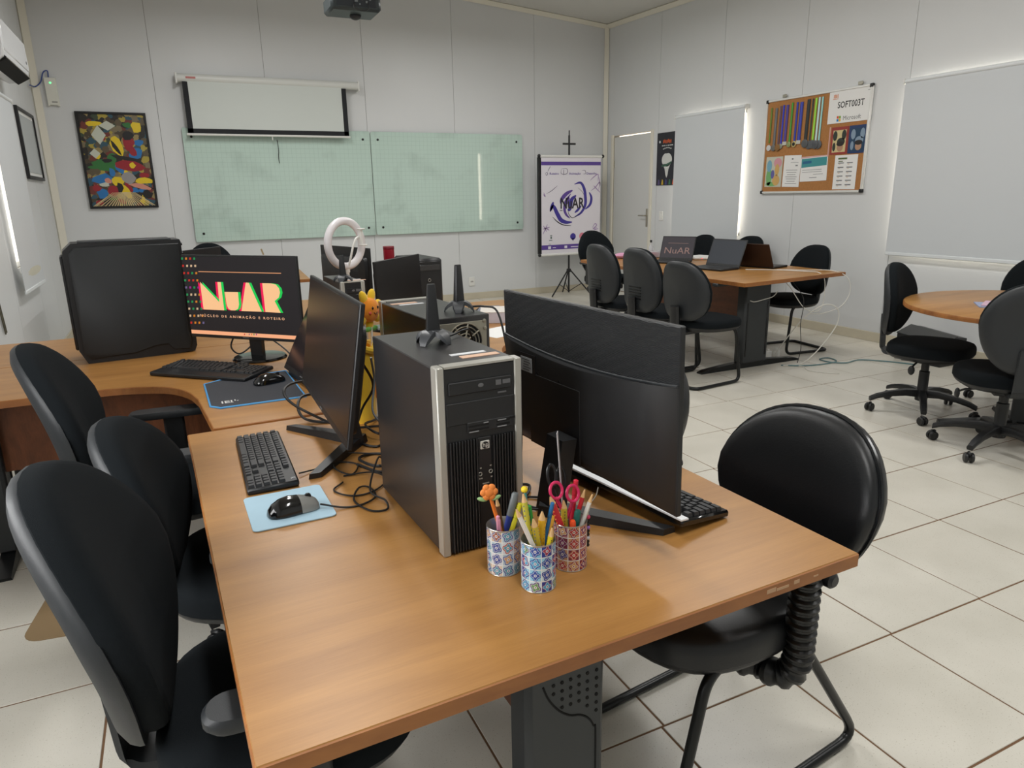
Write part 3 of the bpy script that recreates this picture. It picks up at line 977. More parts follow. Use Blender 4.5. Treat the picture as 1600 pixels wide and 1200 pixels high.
def monitor(label, loc, rz, W, H, zb, tilt=0.0, stand='v', smat=None, back='flat', bez=.008, group='computer monitors'):
    """origin on the desk under the lower edge; the screen faces local -y"""
    t = thing('computer_monitor', label, 'monitor', loc, rz, group)
    MP = tr(0, 0, zb) @ rotx(-tilt)
    th = .012
    p = MB().box((0, th / 2, H / 2), (W, th, H), M=MP, bev=.002).build('panel', BLACKP, t, ang=0)
    MB().box((0, -.0002, H / 2 + .006), (W - 2 * bez, .001, H - 2 * bez - .012), M=MP).build('screen', smat or SCREENM, p, ang=0)
    MB().box((0, -.0009, .009), (.03, .0012, .004), M=MP).build('maker_mark', GREYMARK, p, ang=0)
    if back == 'curved':
        # thick lower half with a bowed lip, rippled thin upper part
        arc = [(W * .497 * q, H * (.645 + .055 * q * q)) for q in [k / 12 for k in range(12, -13, -1)]]
        P = [(-W * .497, .004), (W * .497, .004)] + arc
        mb = MB().loft([[(x, th - .001, z) for x, z in P], [(x * .99, th + .003, .002 + z * .985) for x, z in P], [(x * .80, th + .020, .03 + z * .86) for x, z in P], [(x * .72, th + .0235, .045 + z * .80) for x, z in P]], M=MP)
        b = mb.build('back_cover', mat('ripple_back_lower', (32, 33, 35), .5, bump=.1, bscale=500), t)
        lip = [(x, th + .0035, z + .001) for x, z in arc]
        MB().tube(lip, .0028, 6, M=MP).build('lip', GREYP, b)
        # horizontal ripples of the upper part, real relief
        mb = MB()
        n = 44
        z0, z1 = H * .635, H * .995
        for k in range(n):
            z = z0 + (z1 - z0) * (k + .5) / n
            pts = []
            for q in range(41):
                x = W * .495 * (q / 20 - 1)
                pts.append((x, th - .0006, z + .0011 * math.sin(q * 1.9 + k * .9)))
            mb.tube(pts, .0014, 4, M=MP)
        o = mb.build('ripple_texture', mat('ripple_back', (44, 46, 48), .42), t)
        o['kind'] = 'stuff'
        mb = MB().box((W * .275, th + .0232, H * .56), (.075, .004, .055), M=MP)
        mb.build('label_recess', BEZEL, b, ang=0)
        l = MB().box((W * .275, th + .0255, H * .565), (.048, .001, .034), M=MP).build('rating_label', mat('label_grey', (170, 172, 174), .5), b, ang=0)
        mb = MB()
        for k in range(5):
            mb.box((W * .275 - .004 * (k % 2), th + .0263, H * .565 + .012 - .006 * k), (.034 - .006 * (k % 3), .0006, .0016), M=MP)
        mb.build('label_print', mat('print_dark', (70, 70, 72), .6), b, ang=0)
        MB().box((W * .10, th + .0235, H * .28), (.20, .002, .17), M=MP, bev=.0008).build('vesa_plate', BEZEL, b, ang=0)
        mb = MB()
        for x, z in ((W * .20, H * .53), (W * .06, H * .53)):
            mb.lathe([(.0003, 0), (.003, 0), (.003, .001), (.0003, .001)], 10, M=MP @ tr(x, th + .0236, z) @ rotx(-90))
        mb.build('screw_hole', DARKIN, b, ang=0)
    else:
        mb = MB().loft([[(x * k, th - .001 + d, H * .45 + (z - H * .5) * k) for x, z in rrect(W * .92, H * .78, .02, 3, 0, H * .5)] for d, k in ((0, 1.0), (.018, .97), (.034, .80))], M=MP)
        b = mb.build('back_cover', BLACKP, t)
        mb = MB().box((0, th + .034, H * .40), (.11, .003, .11), M=MP, bev=.001)
        mb.box((-.10, th + .033, H * .62), (.035, .004, .014), M=MP)
        mb.box((-.16, th + .032, H * .62), (.03, .004, .014), M=MP)
        mb.build('port_panel', GREYP, b, ang=0)
        mb = MB().box((-.10, th + .0355, H * .62), (.024, .003, .008), M=MP)
        mb.build('video_port', mat('port_blue', (150, 152, 148), .5), b, ang=0)
    # stand
    ny = .055
    if stand == 'v':
        MB().loft([[(x, y, z) for x, y in ((-.035, ny - .012 + k), (.035, ny - .012 + k), (.03, ny + .022 + k), (-.03, ny + .022 + k))] for z, k in ((.004, .03), (zb + H * .22, 0))]).build('stand_neck', BLACKP, t)
        sx = .215 if W > .6 else .19
        for s in (-1, 1):
            ring = []
            for q, hw, hh in ((0, .028, .024), (.5, .022, .020), (1, .016, .014)):
                c = Vector((s * sx * q, ny + .04 - (ny + .10) * q, 0))
                ring.append([c + Vector((0, -hw, 0)), c + Vector((0, hw, 0)), c + Vector((0, hw * .85, hh)), c + Vector((0, -hw * .85, hh))])
            MB().loft(ring).build('stand_foot', BLACKP, t, ang=20)
    elif stand == 'round':
        MB().loft([[(x, y, z) for x, y in ((-w_, ny), (w_, ny), (w_ * .8, ny + .028), (-w_ * .8, ny + .028))] for z, w_ in ((.012, .030), (zb + H * .2, .034))]).build('stand_neck', BLACKP, t)
        MB().lathe([(.005, 0), (.112, 0), (.115, .004), (.108, .011), (.04, .017), (.005, .018)], 40, M=tr(0, ny + .02, 0)).build('stand_base', GLOSSB, t)
    elif stand == 'prop':
        for s in (-1, 1):
            MB().tube([(s * W * .3, .03, zb + .04), (s * W * .3, .12, .006)], .008, 6).build('prop_leg', BLACKP, t)
        MB().box((0, .02, zb / 2), (W * .8, .03, zb), bev=.004).build('support_bar', BLACKP, t)
    return t
monitor('large black monitor seen from behind with rippled back and white rating label', (.761, 1.2500, DT), 94.9, .615, .36, .093, 1.5, 'v', SCREEN, 'curved')
monitor('wide dark monitor with V-shaped feet beside the small keyboard', (.309, 1.898, DT), -91.0, .697, .344, .108, 9.4, 'v')
m3 = monitor('lit monitor showing large peach NuAR letters on black', (.2302, 3.1535, DT), -44.1, .583, .357, .097, 0, 'round', glow('desktop_black', (36, 33, 35)))
monitor('narrow tilted display leaning back beside the black mouse pad', (.365, 2.64, DT), -83, .46, .31, .022, 27, 'prop', mat('tilted_screen', (30, 28, 32), .16))
monitor('black monitor turned away behind the white ring light', (.90, 4.157, DT), 107.6, .55, .32, .085, 0, 'round')
monitor('dark monitor angled inwards between the ring light and the red canister', (1.044, 3.545, DT), 45.7, .49, .29, .085, 2, 'round')
monitor('thin dark monitor just visible behind the big case and the lit monitor', (.10, 4.50, DT), 51, .50, .30, .105, 0, 'round')

# picture on the lit monitor: drawn in screen units, 0..1 from its upper left
W3_, H3_, ZB3 = .583, .357, .097
def sc(px, py):
    """pixels of my sketch of the screen picture -> metres on the panel"""
    xl, xr = 5 + (py - 232) * .152, 1089 + (py - 240) * .112
    u = (px - xl) / (xr - xl)
    yt, yb = 232 + 8 * u, 1000 + 50 * u
    return ((u - .5) * W3_, ZB3 + H3_ * (1 - (py - yt) / (yb - yt)))
def flat_on(mb, pts, y, mi):
    mb.add([(x, y, z) for x, z in pts], [list(range(len(pts)))], mi)
EP = glow('glow_peach', (255, 200, 146))
ER = glow('glow_crimson', (244, 20, 84))
EG = glow('glow_green', (24, 206, 84))
def rnd(pts, corners):
    return [(p.x, p.y) for p in spl([(a, b, 0) for a, b in pts], 4)]
GLY = [
    [(203, 480), (240, 738), (440, 746), (404, 482), (372, 480), (392, 668)],
    [(444, 572), (462, 690), (478, 728), (505, 745), (545, 746), (572, 728), (580, 690), (568, 573)],
    [(640, 484), (668, 486), (792, 756), (604, 750)],
    [(792, 488), (868, 490), (915, 500), (945, 535), (955, 575), (945, 620), (908, 655), (965, 764), (826, 758)]]
for off, mi, y, nm in ((-22, ER, -.0012, 'letter_shadow_red'), (22, EG, -.0016, 'letter_shadow_green'), (0, EP, -.0022, 'letter')):
    for g_ in GLY:
        mb = MB()
        flat_on(mb, [sc(px + off, py) for px, py in g_], y, 0)
        mb.build(nm, mi, m3, ang=0)
mb = MB()
flat_on(mb, [sc(185, 382), sc(960, 394), sc(960, 401), sc(185, 389)], -.0012, 0)
mb.build('accent_line', glow('glow_tan', (226, 156, 110)), m3, ang=0)
mb = MB()
flat_on(mb, [sc(118, 932), sc(1108, 982), sc(1110, 1018), sc(124, 968)], -.0012, 0)
mb.build('taskbar', glow('glow_taskbar', (250, 176, 132)), m3, ang=0)
a, b = sc(205, 795), sc(1000, 825)
vs, fs = text_mesh('   '.join(' '.join(w_) for w_ in ('N\u00daCLEO', 'DE', 'ANIMA\u00c7\u00c3O', 'E', 'ROTEIRO')), .0145, 0, 'LEFT', .00025)
wd = max(v.x for v in vs)
MB().add(vs, fs, 0, tr(a[0], -.0013, (a[1] + b[1]) / 2) @ STAND @ Matrix.Scale((b[0] - a[0]) / wd, 4, (1, 0, 0))).build('subtitle', glow('glow_text', (236, 180, 140)), m3, ang=0)
ICM = [glow('icon_%s' % n, c, .75) for n, c in (('red', (214, 50, 40)), ('cream', (236, 200, 160)), ('violet', (120, 108, 150)), ('orange', (232, 140, 40)), ('green', (40, 160, 90)), ('magenta', (170, 40, 150)))]
mb = MB()
for r_ in range(10):
    for c_ in range(4):
        px, py = 24 + c_ * 40 + r_ * 10.5, 270 + r_ * 66.5
        flat_on(mb, [sc(px + dx, py + dy) for dx, dy in ((-9, -13), (9, -13), (9, 7), (-9, 7))], -.0013, random.choice([0, 0, 1, 1, 1, 2, 3, 3, 4, 5]))
mb.build('desktop_icon', ICM, m3, ang=0)
mb = MB()
for k in range(6):
    px = 630 + 22 * k
    flat_on(mb, [sc(px, 966), sc(px + 10, 966), sc(px + 10, 980), sc(px, 980)], -.0015, k)
mb.build('taskbar_icon', ICM, m3, ang=0)

# antennas on the towers
def antenna(label, loc, rz, hh=.118, k=1.0):
    t = thing('wifi_antenna', label, 'antenna', loc, rz, 'desktop antennas on the towers')
    mb = MB().lathe([(.003, .020), (.016, .020), (.019, .0235), (.015, .028), (.003, .0285)], 20, M=Matrix.Scale(k, 4))
    for q in range(4):
        M = Matrix.Scale(k, 4) @ rotz(45 + 90 * q)
        ring = []
        for x, z, hw, hh_ in ((.006, .024, .016, .005), (.018, .0225, .0165, .0045), (.029, .016, .0150, .004), (.037, .007, .011, .0032), (.040, 0, .007, .0025)):
            ring.append([(x - hh_ * .3, -hw, z - hh_), (x - hh_ * .3, hw, z - hh_), (x + hh_ * .3, hw * .9, z + hh_ if z else z), (x + hh_ * .3, -hw * .9, z + hh_ if z else z)])
        mb.loft(ring, M=M)
    mb.build('antenna_base', mat('antenna_grey', (58, 60, 63), .4), t)
    MB().loft([[(x * k, y * k, z) for x, y in rrect(a, b, .003, 2)] for z, a, b in ((.024 * k, .030, .016), (hh * .98, .0175, .011), (hh, .0155, .009))]).build('mast', BLACKP, t)
    return t
antenna('dark antenna on the front tower, standing nearest', (.474, 1.395, DT + .374), -8, .125)
antenna('dark antenna on the backwards tower above its fan', (.676, 1.762, DT + .374), 20, .125)
antenna('small dark antenna on the tower under the ring light', (.628, 2.99, DT + .335), 20, .11)

# keyboards
def keyboard(label, loc, rz, L, D_, rows_from, pitch, tiltx, bodym, white_edge=False, mark=False):
    t = thing('keyboard', label, 'keyboard', loc, rz, 'computer keyboards')
    M = rotx(tiltx)
    MB().box((0, 0, .009), (L, D_, .016), M=M, bev=.004).build('body', bodym, t)
    layout = [(0, [1, .5, 1, 1, 1, 1, .3, 1, 1, 1, 1, .3, 1, 1, 1, 1, .35, 1, 1, 1]), (1.12, [1] * 13 + [2, .35, 1, 1, 1, .35, 1, 1, 1, 1]), (2.12, [1.5] + [1] * 12 + [1.5, .35, 1, 1, 1, .35, 1, 1, 1, 1]),
              (3.12, [1.8] + [1] * 11 + [2.2, 3.7, .0, 1, 1, 1, 1]), (4.12, [2.3] + [1] * 10 + [2.7, .35, -1, 1, -1, .35, 1, 1, 1, 1]), (5.12, [1.3, 1.2, 1.2, 6, 1.2, 1.2, 1.2, 1.7, .35, 1, 1, 1, .35, 2, 1, 1])]
    proto = {}
    pw = (L - .016) / 22.6
    for row, ks in layout:
        x = -L / 2 + .008
        tot = 0
        for kw in ks:
            gap = kw in (.5, .3, .35, 0, 3.7) or kw < 0
            wk = abs(kw) * pw
            if not gap and x + wk < L / 2 - .004:
                key = round(kw, 2)
                c = (x + wk / 2, rows_from - row * pitch, .0185)
                if key not in proto:
                    wx, wy = wk - .0028, pitch - .0028
                    mb = MB().loft([[(px, py, -.002) for px, py in ((-wx / 2, -wy / 2), (wx / 2, -wy / 2), (wx / 2, wy / 2), (-wx / 2, wy / 2))], [(px, py + .0006, .0055) for px, py in ((-wx / 2 + .0018, -wy / 2 + .0018), (wx / 2 - .0018, -wy / 2 + .0018), (wx / 2 - .0018, wy / 2 - .0012), (-wx / 2 + .0018, wy / 2 - .0012))]])
                    o = mb.build('key', KEYM, t, ang=0, loc=M @ Vector(c), rot=(R(tiltx), 0, 0))
                    proto[key] = o
                else:
                    o = proto[key].copy()
                    COL.objects.link(o)
                    o.location = M @ Vector(c)
            x += wk
    if white_edge:
        MB().box((0, D_ / 2 - .010, .0165), (L - .004, .022, .005), M=M, bev=.001).build('white_edge_strip', mat('kb_white', (232, 234, 236), .3), t)['label'] = 'glossy white strip along the rear edge'
        MB().box((-L / 2 + .03, D_ / 2 - .011, .0195), (.022, .012, .004), M=M, bev=.001).build('button', KEYM, t, ang=0)
    if mark:
        MB().text('K', .016, 0, M @ tr(L / 2 - .022, D_ / 2 - .012, .0174), .0).build('maker_letter', mat('key_print', (190, 190, 190), .5), t, ang=0)
    return t
keyboard('small black keyboard next to the pale blue mouse pad', (.146, 1.857, DT), -91, .418, .120, .042, .0178, 2, BLACKP, mark=True)
keyboard('wide glossy black keyboard in front of the lit monitor', (.075, 3.00, DT + .004), -43, .455, .185, .075, .0195, 2.5, BLACKP)
keyboard('black keyboard with a white rear strip, propped below the large monitor back', (.890, 1.247, DT + .010), 99, .44, .148, .040, .0178, 7, GLOSSB, white_edge=True)

# mouse pads and mice
PADB = mat('pad_pale_blue', (166, 196, 212), .7, var=.05, vscale=20)
t = MB().prism(rrect(.176, .192, .012), 0, .003, bev=.0006).build('mouse_pad', PADB, None, loc=(.160, 1.539, DT + .0004), rot=(0, 0, R(1)))
tag(t, 'pale blue mouse pad on the near desk', 'mouse pad')
t = thing('mouse_pad', 'large black mouse pad with a bright blue edge on the corner desk', 'mouse pad', (.195, 2.65, DT), 1)
P = [(-.155, -.16), (-.125, -.197), (.155, -.197), (.155, .235), (-.10, .205), (-.155, .170)]
MB().prism(P, .0004, .0034).build('pad', mat('pad_black', (52, 54, 60), .85, bump=.2, bscale=900), t, ang=0)
Q = [Vector((x, y, .0028)) for x, y in P]
MB().tube(Q, .0034, 6, closed=True).build('stitched_edge', mat('edge_blue', (72, 148, 204), .6), t)['label'] = 'bright blue stitched edge'
mb = MB()
for x, y, a, b in ((0, 0, .005, .03), (.010, 0, .005, .03), (.018, .012, .012, .005), (.018, 0, .012, .005), (.018, -.012, .012, .005), (.030, .004, .005, .022), (.042, .010, .004, .016), (.050, .002, .006, .004), (.03, -.013, .010, .004)):
    mb.box((x - .115, y - .130, .0036), (a, b, .0006))
mb.build('pad_logo', mat('logo_grey', (200, 200, 198), .7), t, ang=0)
def mouse(label, loc, rz, k=1.0, silver=False):
    t = thing('computer_mouse', label, 'mouse', loc, rz, 'computer mice')
    def ring(y, hw, hh):
        return [(hw * math.cos(PI * j / 10), y, .002 + hh * math.sin(PI * j / 10) ** .8) for j in range(11)] + [(-hw * .9, y, .001), (hw * .9, y, .001)]
    secs = [(-.056, .010, .006), (-.053, .018, .014), (-.044, .025, .024), (-.028, .029, .033), (-.008, .030, .036), (.012, .029, .033)]
    secf = [(.012, .029, .033), (.030, .029, .028), (.044, .027, .022), (.052, .022, .016), (.055, .014, .010)]
    MB().loft([ring(y * k, a * k, b * k) for y, a, b in secs + ([] if silver else secf[1:])]).build('body', GLOSSB, t, ang=50)
    if silver:
        MB().loft([ring(y * k, a * k, b * k) for y, a, b in secf]).build('buttons', mat('mouse_silver', (150, 150, 146), .35, .3), t, ang=50)['label'] = 'silver buttons'
    MB().lathe([(.002, -.003), (.007, -.003), (.008, 0), (.007, .003), (.002, .003)], 14, M=tr(0, .034 * k, .0275 * k) @ roty(90)).build('scroll_wheel', BLACKP, t)
    return t
mouse('black mouse with silver buttons on the pale blue pad', (.166, 1.508, DT + .003), -82, 1.0, True)
mouse('glossy black mouse on the blue-edged pad', (.262, 2.72, DT + .003), -70, 1.05)
mouse('dark mouse at the desk edge behind the large monitor back', (1.055, 1.345, DT), 95, 1.0)

# cables on the desks
def cable(label, pts, r=.0028, m=None, group='loose cables on the desks', k=7):
    o = MB().tube(spl(pts, k), r, 6).build('cable', m or CABLE)
    return tag(o, label, 'cable', group)
z = DT + .0035
cable('thin black mouse cable looping on the near desk beside the front tower', [(.222, 1.49, z + .012), (.27, 1.475, z), (.31, 1.47, z), (.350, 1.50, z), (.350, 1.56, z), (.325, 1.56, z + .003), (.300, 1.50, z), (.320, 1.43, z), (.355, 1.42, z), (.362, 1.46, z + .004), (.345, 1.53, z + .006), (.40, 1.66, z + .03), (.43, 1.72, z)], .0024)
cable('thin black keyboard cable running under the V-shaped monitor foot', [(.212, 1.72, z + .004), (.26, 1.74, z), (.32, 1.76, z), (.36, 1.72, z), (.33, 1.66, z), (.30, 1.72, z + .004), (.34, 1.80, z + .006), (.42, 1.78, z)], .0022)
cable('black cable curling between the front tower and the pale pad', [(.30, 1.62, z), (.27, 1.58, z), (.30, 1.53, z), (.35, 1.53, z), (.40, 1.585, z), (.38, 1.64, z + .004), (.31, 1.66, z)], .0022)
cable('thick black cable arching over the corner desk edge behind the wide monitor', [(.40, 2.02, z), (.34, 2.10, z + .02), (.275, 2.20, z + .05), (.255, 2.235, z + .085), (.29, 2.27, z + .10), (.36, 2.28, z + .09), (.44, 2.22, z + .04)], .0046)
cable('thick black cable looping low under the wide monitor', [(.44, 2.10, z), (.36, 2.12, z), (.30, 2.16, z + .01), (.29, 2.21, z + .04), (.32, 2.25, z + .06), (.40, 2.24, z + .05), (.46, 2.16, z)], .0046)
cable('black power cable coiled at the back of the wide monitor', [(.36, 1.72, z), (.40, 1.64, z), (.45, 1.66, z), (.46, 1.74, z), (.41, 1.78, z), (.37, 1.74, z + .006), (.40, 1.66, z + .009), (.46, 1.69, z + .01), (.50, 1.80, z)], .0042)
cable('grey cable hanging behind the wide monitor into the tangle', [(.43, 1.78, DT + .27), (.44, 1.80, DT + .20), (.42, 1.76, DT + .13), (.44, 1.72, DT + .09), (.47, 1.76, z + .02), (.46, 1.84, z)], .0030, mat('cable_grey', (96, 98, 100), .5))
cable('black video cable dropping behind the wide monitor', [(.42, 1.86, DT + .25), (.46, 1.90, DT + .16), (.43, 1.94, DT + .08), (.40, 1.90, z + .01), (.44, 1.83, z), (.50, 1.90, z)], .0038)
cable('black cable tangled between the yellow pot and the backwards tower', [(.44, 2.02, z), (.50, 2.00, z), (.51, 1.92, z + .01), (.46, 1.88, z + .02), (.44, 1.95, z + .03), (.49, 2.04, z + .01), (.54, 2.12, z)], .0036)
cable('black antenna cable trailing across the backwards tower to the large monitor', [(.70, 1.755, DT + .385), (.735, 1.735, DT + .386), (.76, 1.70, DT + .376), (.765, 1.66, DT + .30), (.76, 1.62, DT + .20)], .0030)
cable('short antenna cable behind the front tower', [(.505, 1.40, DT + .383), (.535, 1.43, DT + .381), (.57, 1.46, DT + .382), (.60, 1.50, DT + .37), (.62, 1.52, DT + .32)], .0026)
cable('black power cable between the front tower and the large monitor', [(.60, 1.52, z), (.64, 1.45, z), (.60, 1.40, z), (.64, 1.33, z), (.69, 1.38, z + .005), (.64, 1.42, z + .008), (.66, 1.49, DT + .05), (.72, 1.50, DT + .12)], .0038)
cable('black video cable with plugs under the large monitor', [(.70, 1.44, DT + .16), (.68, 1.40, DT + .10), (.66, 1.37, DT + .05), (.64, 1.30, z), (.68, 1.26, z), (.71, 1.33, z)], .0042)
cable('thin black cable crossing under the large monitor', [(.60, 1.36, z), (.65, 1.34, z), (.70, 1.30, z), (.66, 1.26, z), (.62, 1.30, z + .004), (.66, 1.38, z + .006)], .0026)
cable('black cable drooping under the lit monitor', [(.20, 3.26, DT + .12), (.17, 3.23, DT + .06), (.20, 3.20, DT + .03), (.26, 3.24, DT + .06), (.28, 3.27, DT + .11)], .0036)
cable('black cable running from the lit monitor base to the tilted display', [(.31, 3.24, DT + .10), (.37, 3.20, DT + .05), (.40, 3.12, DT + .02), (.40, 3.02, z), (.38, 2.93, z)], .0036)
# ---------------------------------------------------------------- pen cups and what stands in them
def cup_material(name, c_bg, pal_a, pal_b, seed):
    m = bpy.data.materials.new(name)
    m.use_nodes = True
    nt = m.node_tree
    b = nt.nodes['Principled BSDF']
    b.inputs['Roughness'].default_value = .32
    N = nt.nodes.new
    L = nt.links.new
    def math_(op, a, b_=None, c_=None):
        n = N('ShaderNodeMath')
        n.operation = op
        for i, v in enumerate((a, b_, c_)):
            if v is None: continue
            if isinstance(v, (int, float)): n.inputs[i].default_value = v
            else: L(v, n.inputs[i])
        return n.outputs[0]
    tc = N('ShaderNodeTexCoord')
    sp = N('ShaderNodeSeparateXYZ')
    L(tc.outputs['Object'], sp.inputs[0])
    ang = math_('ARCTAN2', sp.outputs[1], sp.outputs[0])
    u = math_('MULTIPLY_ADD', ang, 9 / (2 * PI), 20.0)
    v = math_('MULTIPLY', sp.outputs[2], 4 / .092)
    fu, fv = math_('FRACT', u), math_('FRACT', v)
    cu, cv = math_('FLOOR', u), math_('FLOOR', v)
    x, y = math_('SUBTRACT', fu, .5), math_('SUBTRACT', fv, .5)
    r = math_('SQRT', math_('ADD', math_('MULTIPLY', x, x), math_('MULTIPLY', y, y)))
    th = math_('ARCTAN2', y, x)
    cmb = N('ShaderNodeCombineXYZ')
    L(cu, cmb.inputs[0]); L(cv, cmb.inputs[1]); cmb.inputs[2].default_value = seed
    wn = N('ShaderNodeTexWhiteNoise')
    wn.noise_dimensions = '3D'
    L(cmb.outputs[0], wn.inputs['Vector'])
    spc = N('ShaderNodeSeparateColor')
    L(wn.outputs['Color'], spc.inputs[0])
    ph = math_('MULTIPLY', math_('FLOOR', math_('MULTIPLY', spc.outputs[2], 3)), PI / 4)
    pet = math_('COSINE', math_('MULTIPLY_ADD', th, 4.0, ph))
    rr = math_('MULTIPLY_ADD', pet, -.075, r)
    def ramp(pal, fac):
        cr = N('ShaderNodeValToRGB')
        cr.color_ramp.interpolation = 'CONSTANT'
        while len(cr.color_ramp.elements) < len(pal): cr.color_ramp.elements.new(.5)
        for i, c in enumerate(pal):
            cr.color_ramp.elements[i].position = i / len(pal)
            cr.color_ramp.elements[i].color = lin(c)
        L(fac, cr.inputs[0])
        return cr.outputs[0]
    colA, colB = ramp(pal_a, spc.outputs[0]), ramp(pal_b, spc.outputs[1])
    colC = ramp(c_bg, spc.outputs[2])
    def mix(f, a, c):
        n = N('ShaderNodeMix')
        n.data_type = 'RGBA'
        L(f, n.inputs[0])
        for i, q in ((6, a), (7, c)):
            if isinstance(q, tuple): n.inputs[i].default_value = q
            else: L(q, n.inputs[i])
        return n.outputs[2]
    k = mix(math_('LESS_THAN', rr, .43), colC, colA)
    k = mix(math_('LESS_THAN', rr, .33), k, lin((226, 226, 222)))
    k = mix(math_('LESS_THAN', rr, .295), k, colB)
    k = mix(math_('LESS_THAN', r, .12), k, lin((236, 232, 222)))
    k = mix(math_('LESS_THAN', r, .06), k, colA)
    edge = math_('MAXIMUM', math_('ABSOLUTE', x), math_('ABSOLUTE', y))
    k = mix(math_('GREATER_THAN', edge, .462), k, lin((226, 228, 226)))
    L(k, b.inputs['Base Color'])
    return m
CUPM = [cup_material('print_sand_tiles', [(214, 196, 176), (196, 172, 150), (206, 208, 214), (176, 196, 206)], [(44, 66, 138), (176, 74, 60), (86, 92, 150), (58, 140, 172)], [(150, 92, 78), (70, 84, 150), (196, 150, 110), (92, 150, 170)], 1.0),
        cup_material('print_blue_tiles', [(150, 200, 222), (40, 60, 140), (120, 180, 212), (196, 218, 224)], [(30, 52, 140), (40, 110, 178), (96, 62, 120), (26, 70, 150)], [(78, 160, 202), (160, 60, 90), (110, 150, 100), (50, 80, 160)], 3.0),
        cup_material('print_wine_tiles', [(124, 44, 66), (198, 150, 110), (150, 60, 64), (176, 120, 124)], [(112, 28, 60), (150, 40, 62), (70, 52, 110), (190, 110, 70)], [(206, 160, 110), (120, 40, 92), (176, 60, 60), (90, 80, 140)], 5.0)]
TIN = mat('tin', (190, 186, 178), .28, .8)
CUPS = [(.482, 1.072), (.5135, .9935), (.600, 1.030)]
CUPL = ['left pen cup printed with sand and blue tile patterns', 'front pen cup printed with bright blue tile patterns', 'right pen cup printed with wine red tile patterns']
CH, CR = .092, .031
for k in range(3):
    t = thing('pen_cup', CUPL[k], 'pen cup', (CUPS[k][0], CUPS[k][1], DT), (0, 12, -8)[k], 'patterned pen cups')
    MB().lathe([(CR, .0015), (CR, CH - .001)], 48, cap=False).build('printed_wrap', CUPM[k], t)
    MB().lathe([(.001, 0), (CR - .001, 0), (CR + .0006, .001), (CR - .0004, .003), (CR - .0004, CH - .004), (CR + .0008, CH - .001), (CR + .0002, CH), (CR - .0012, CH - .002), (CR - .0015, .003), (.001, .002)], 48, cap=False).build('can', TIN, t)

PEN = {}
def col(rgb, r=.4):
    if (rgb, r) not in PEN: PEN[rgb, r] = mat('pen_colour_%d' % len(PEN), rgb, r)
    return PEN[rgb, r]
WOODT = mat('bare_pencil_wood', (216, 176, 124), .7)
GP = 'pens and pencils in the patterned cups'
def axis_M(a, b):
    d = (b - a)
    return tr(*a) @ d.to_track_quat('Z', 'Y').to_matrix().to_4x4(), d.length
def stick(kind, ci_, base, tip, rgb, label, r=.0036, rgb2=None):
    """base = offset inside the cup; tip = point in space where the upper end is"""
    a = Vector((CUPS[ci_][0] + base[0], CUPS[ci_][1] + base[1], DT + .0045))
    b = Vector(tip)
    M, L = axis_M(a, b)
    name = {'pencil': 'pencil', 'pen': 'pen', 'marker': 'marker', 'print': 'pencil'}[kind]
    t = thing(name, label, name, a, 0, GP)
    M = tr(*(-a)) @ M
    if kind in ('pencil', 'print'):
        o = MB().lathe([(.001, 0), (r, 0), (r, L - .019), (.001, L - .019)], 6 if kind == 'pencil' else 10, M=M).build('shaft', col(rgb), t, ang=25)
        if kind == 'print':
            mb = MB()
            for q in range(3):
                pts = [M @ Vector((r * 1.02 * math.cos(q * 2.1 + s * 2.2), r * 1.02 * math.sin(q * 2.1 + s * 2.2), .03 + (L - .055) * s / 12)) for s in range(13)]
                mb.tube(pts, .0011, 5)
            mb.build('printed_swirl', col(rgb2 or (30, 30, 34)), t)
        MB().lathe([(r * .98, L - .019), (.0012, L - .003), (.001, L - .003)], 10, M=M).build('bare_point', WOODT, t)
        MB().lathe([(.0013, L - .0035), (.0002, L)], 8, M=M).build('lead', col((40, 38, 38)), t)
    elif kind == 'pen':
        MB().lathe([(.001, 0), (r, .001), (r, L - .03), (.001, L - .03)], 10, M=M).build('barrel', col(rgb), t)
        MB().lathe([(r * .9, L - .03), (r * 1.1, L - .029), (r * 1.05, L - .002), (.001, L)], 10, M=M).build('cap', col(rgb2 or rgb), t)
        MB().box((r * 1.3, 0, L - .022), (.0012, .003, .03), M=M).build('clip', col(rgb2 or rgb), t, ang=0)
    else:
        MB().lathe([(.001, 0), (r, .001), (r, L - .045), (.001, L - .045)], 12, M=M).build('barrel', col(rgb), t)
        MB().lathe([(r * 1.06, L - .045), (r * 1.1, L - .004), (r * .8, L), (.001, L)], 12, M=M).build('cap', col(rgb2 or rgb), t)
    return t, M, L
# left cup
a = Vector((CUPS[0][0] + .012, CUPS[0][1] - .006, DT + .005)); b = Vector((.452, 1.064, .888))
M, L = axis_M(a, b)
t = thing('flower_pen', 'orange pen topped with a flat orange flower and green leaves', 'pen', a, 0, GP)
M = tr(*(-a)) @ M
MB().lathe([(.001, 0), (.0036, .001), (.0034, L - .012), (.001, L - .01)], 10, M=M).build('barrel', col((226, 120, 44)), t)
mb = MB()
F = tr(*(M @ Vector((0, 0, L + .002)))) @ rotz(-10)
for q in range(6):
    mb.ell((.0095 * math.cos(q * PI / 3), -.002, .0095 * math.sin(q * PI / 3)), (.0072, .0038, .0072), 12, 6, M=F)
mb.ell((0, -.003, 0), (.010, .0042, .010), 12, 6, M=F)
mb.build('flower', col((236, 138, 62), .6), t)
mb = MB()
for s in (-1, 1):
    mb.ell((s * .008, -.001, -.016), (.010, .003, .0042), 10, 6, M=F @ roty(-18 * s))
mb.build('leaf', col((150, 190, 130), .6), t)
stick('pen', 0, (-.010, -.010), (.466, 1.060, .842), (216, 150, 176), 'pale pink pen leaning at the left of the left cup')
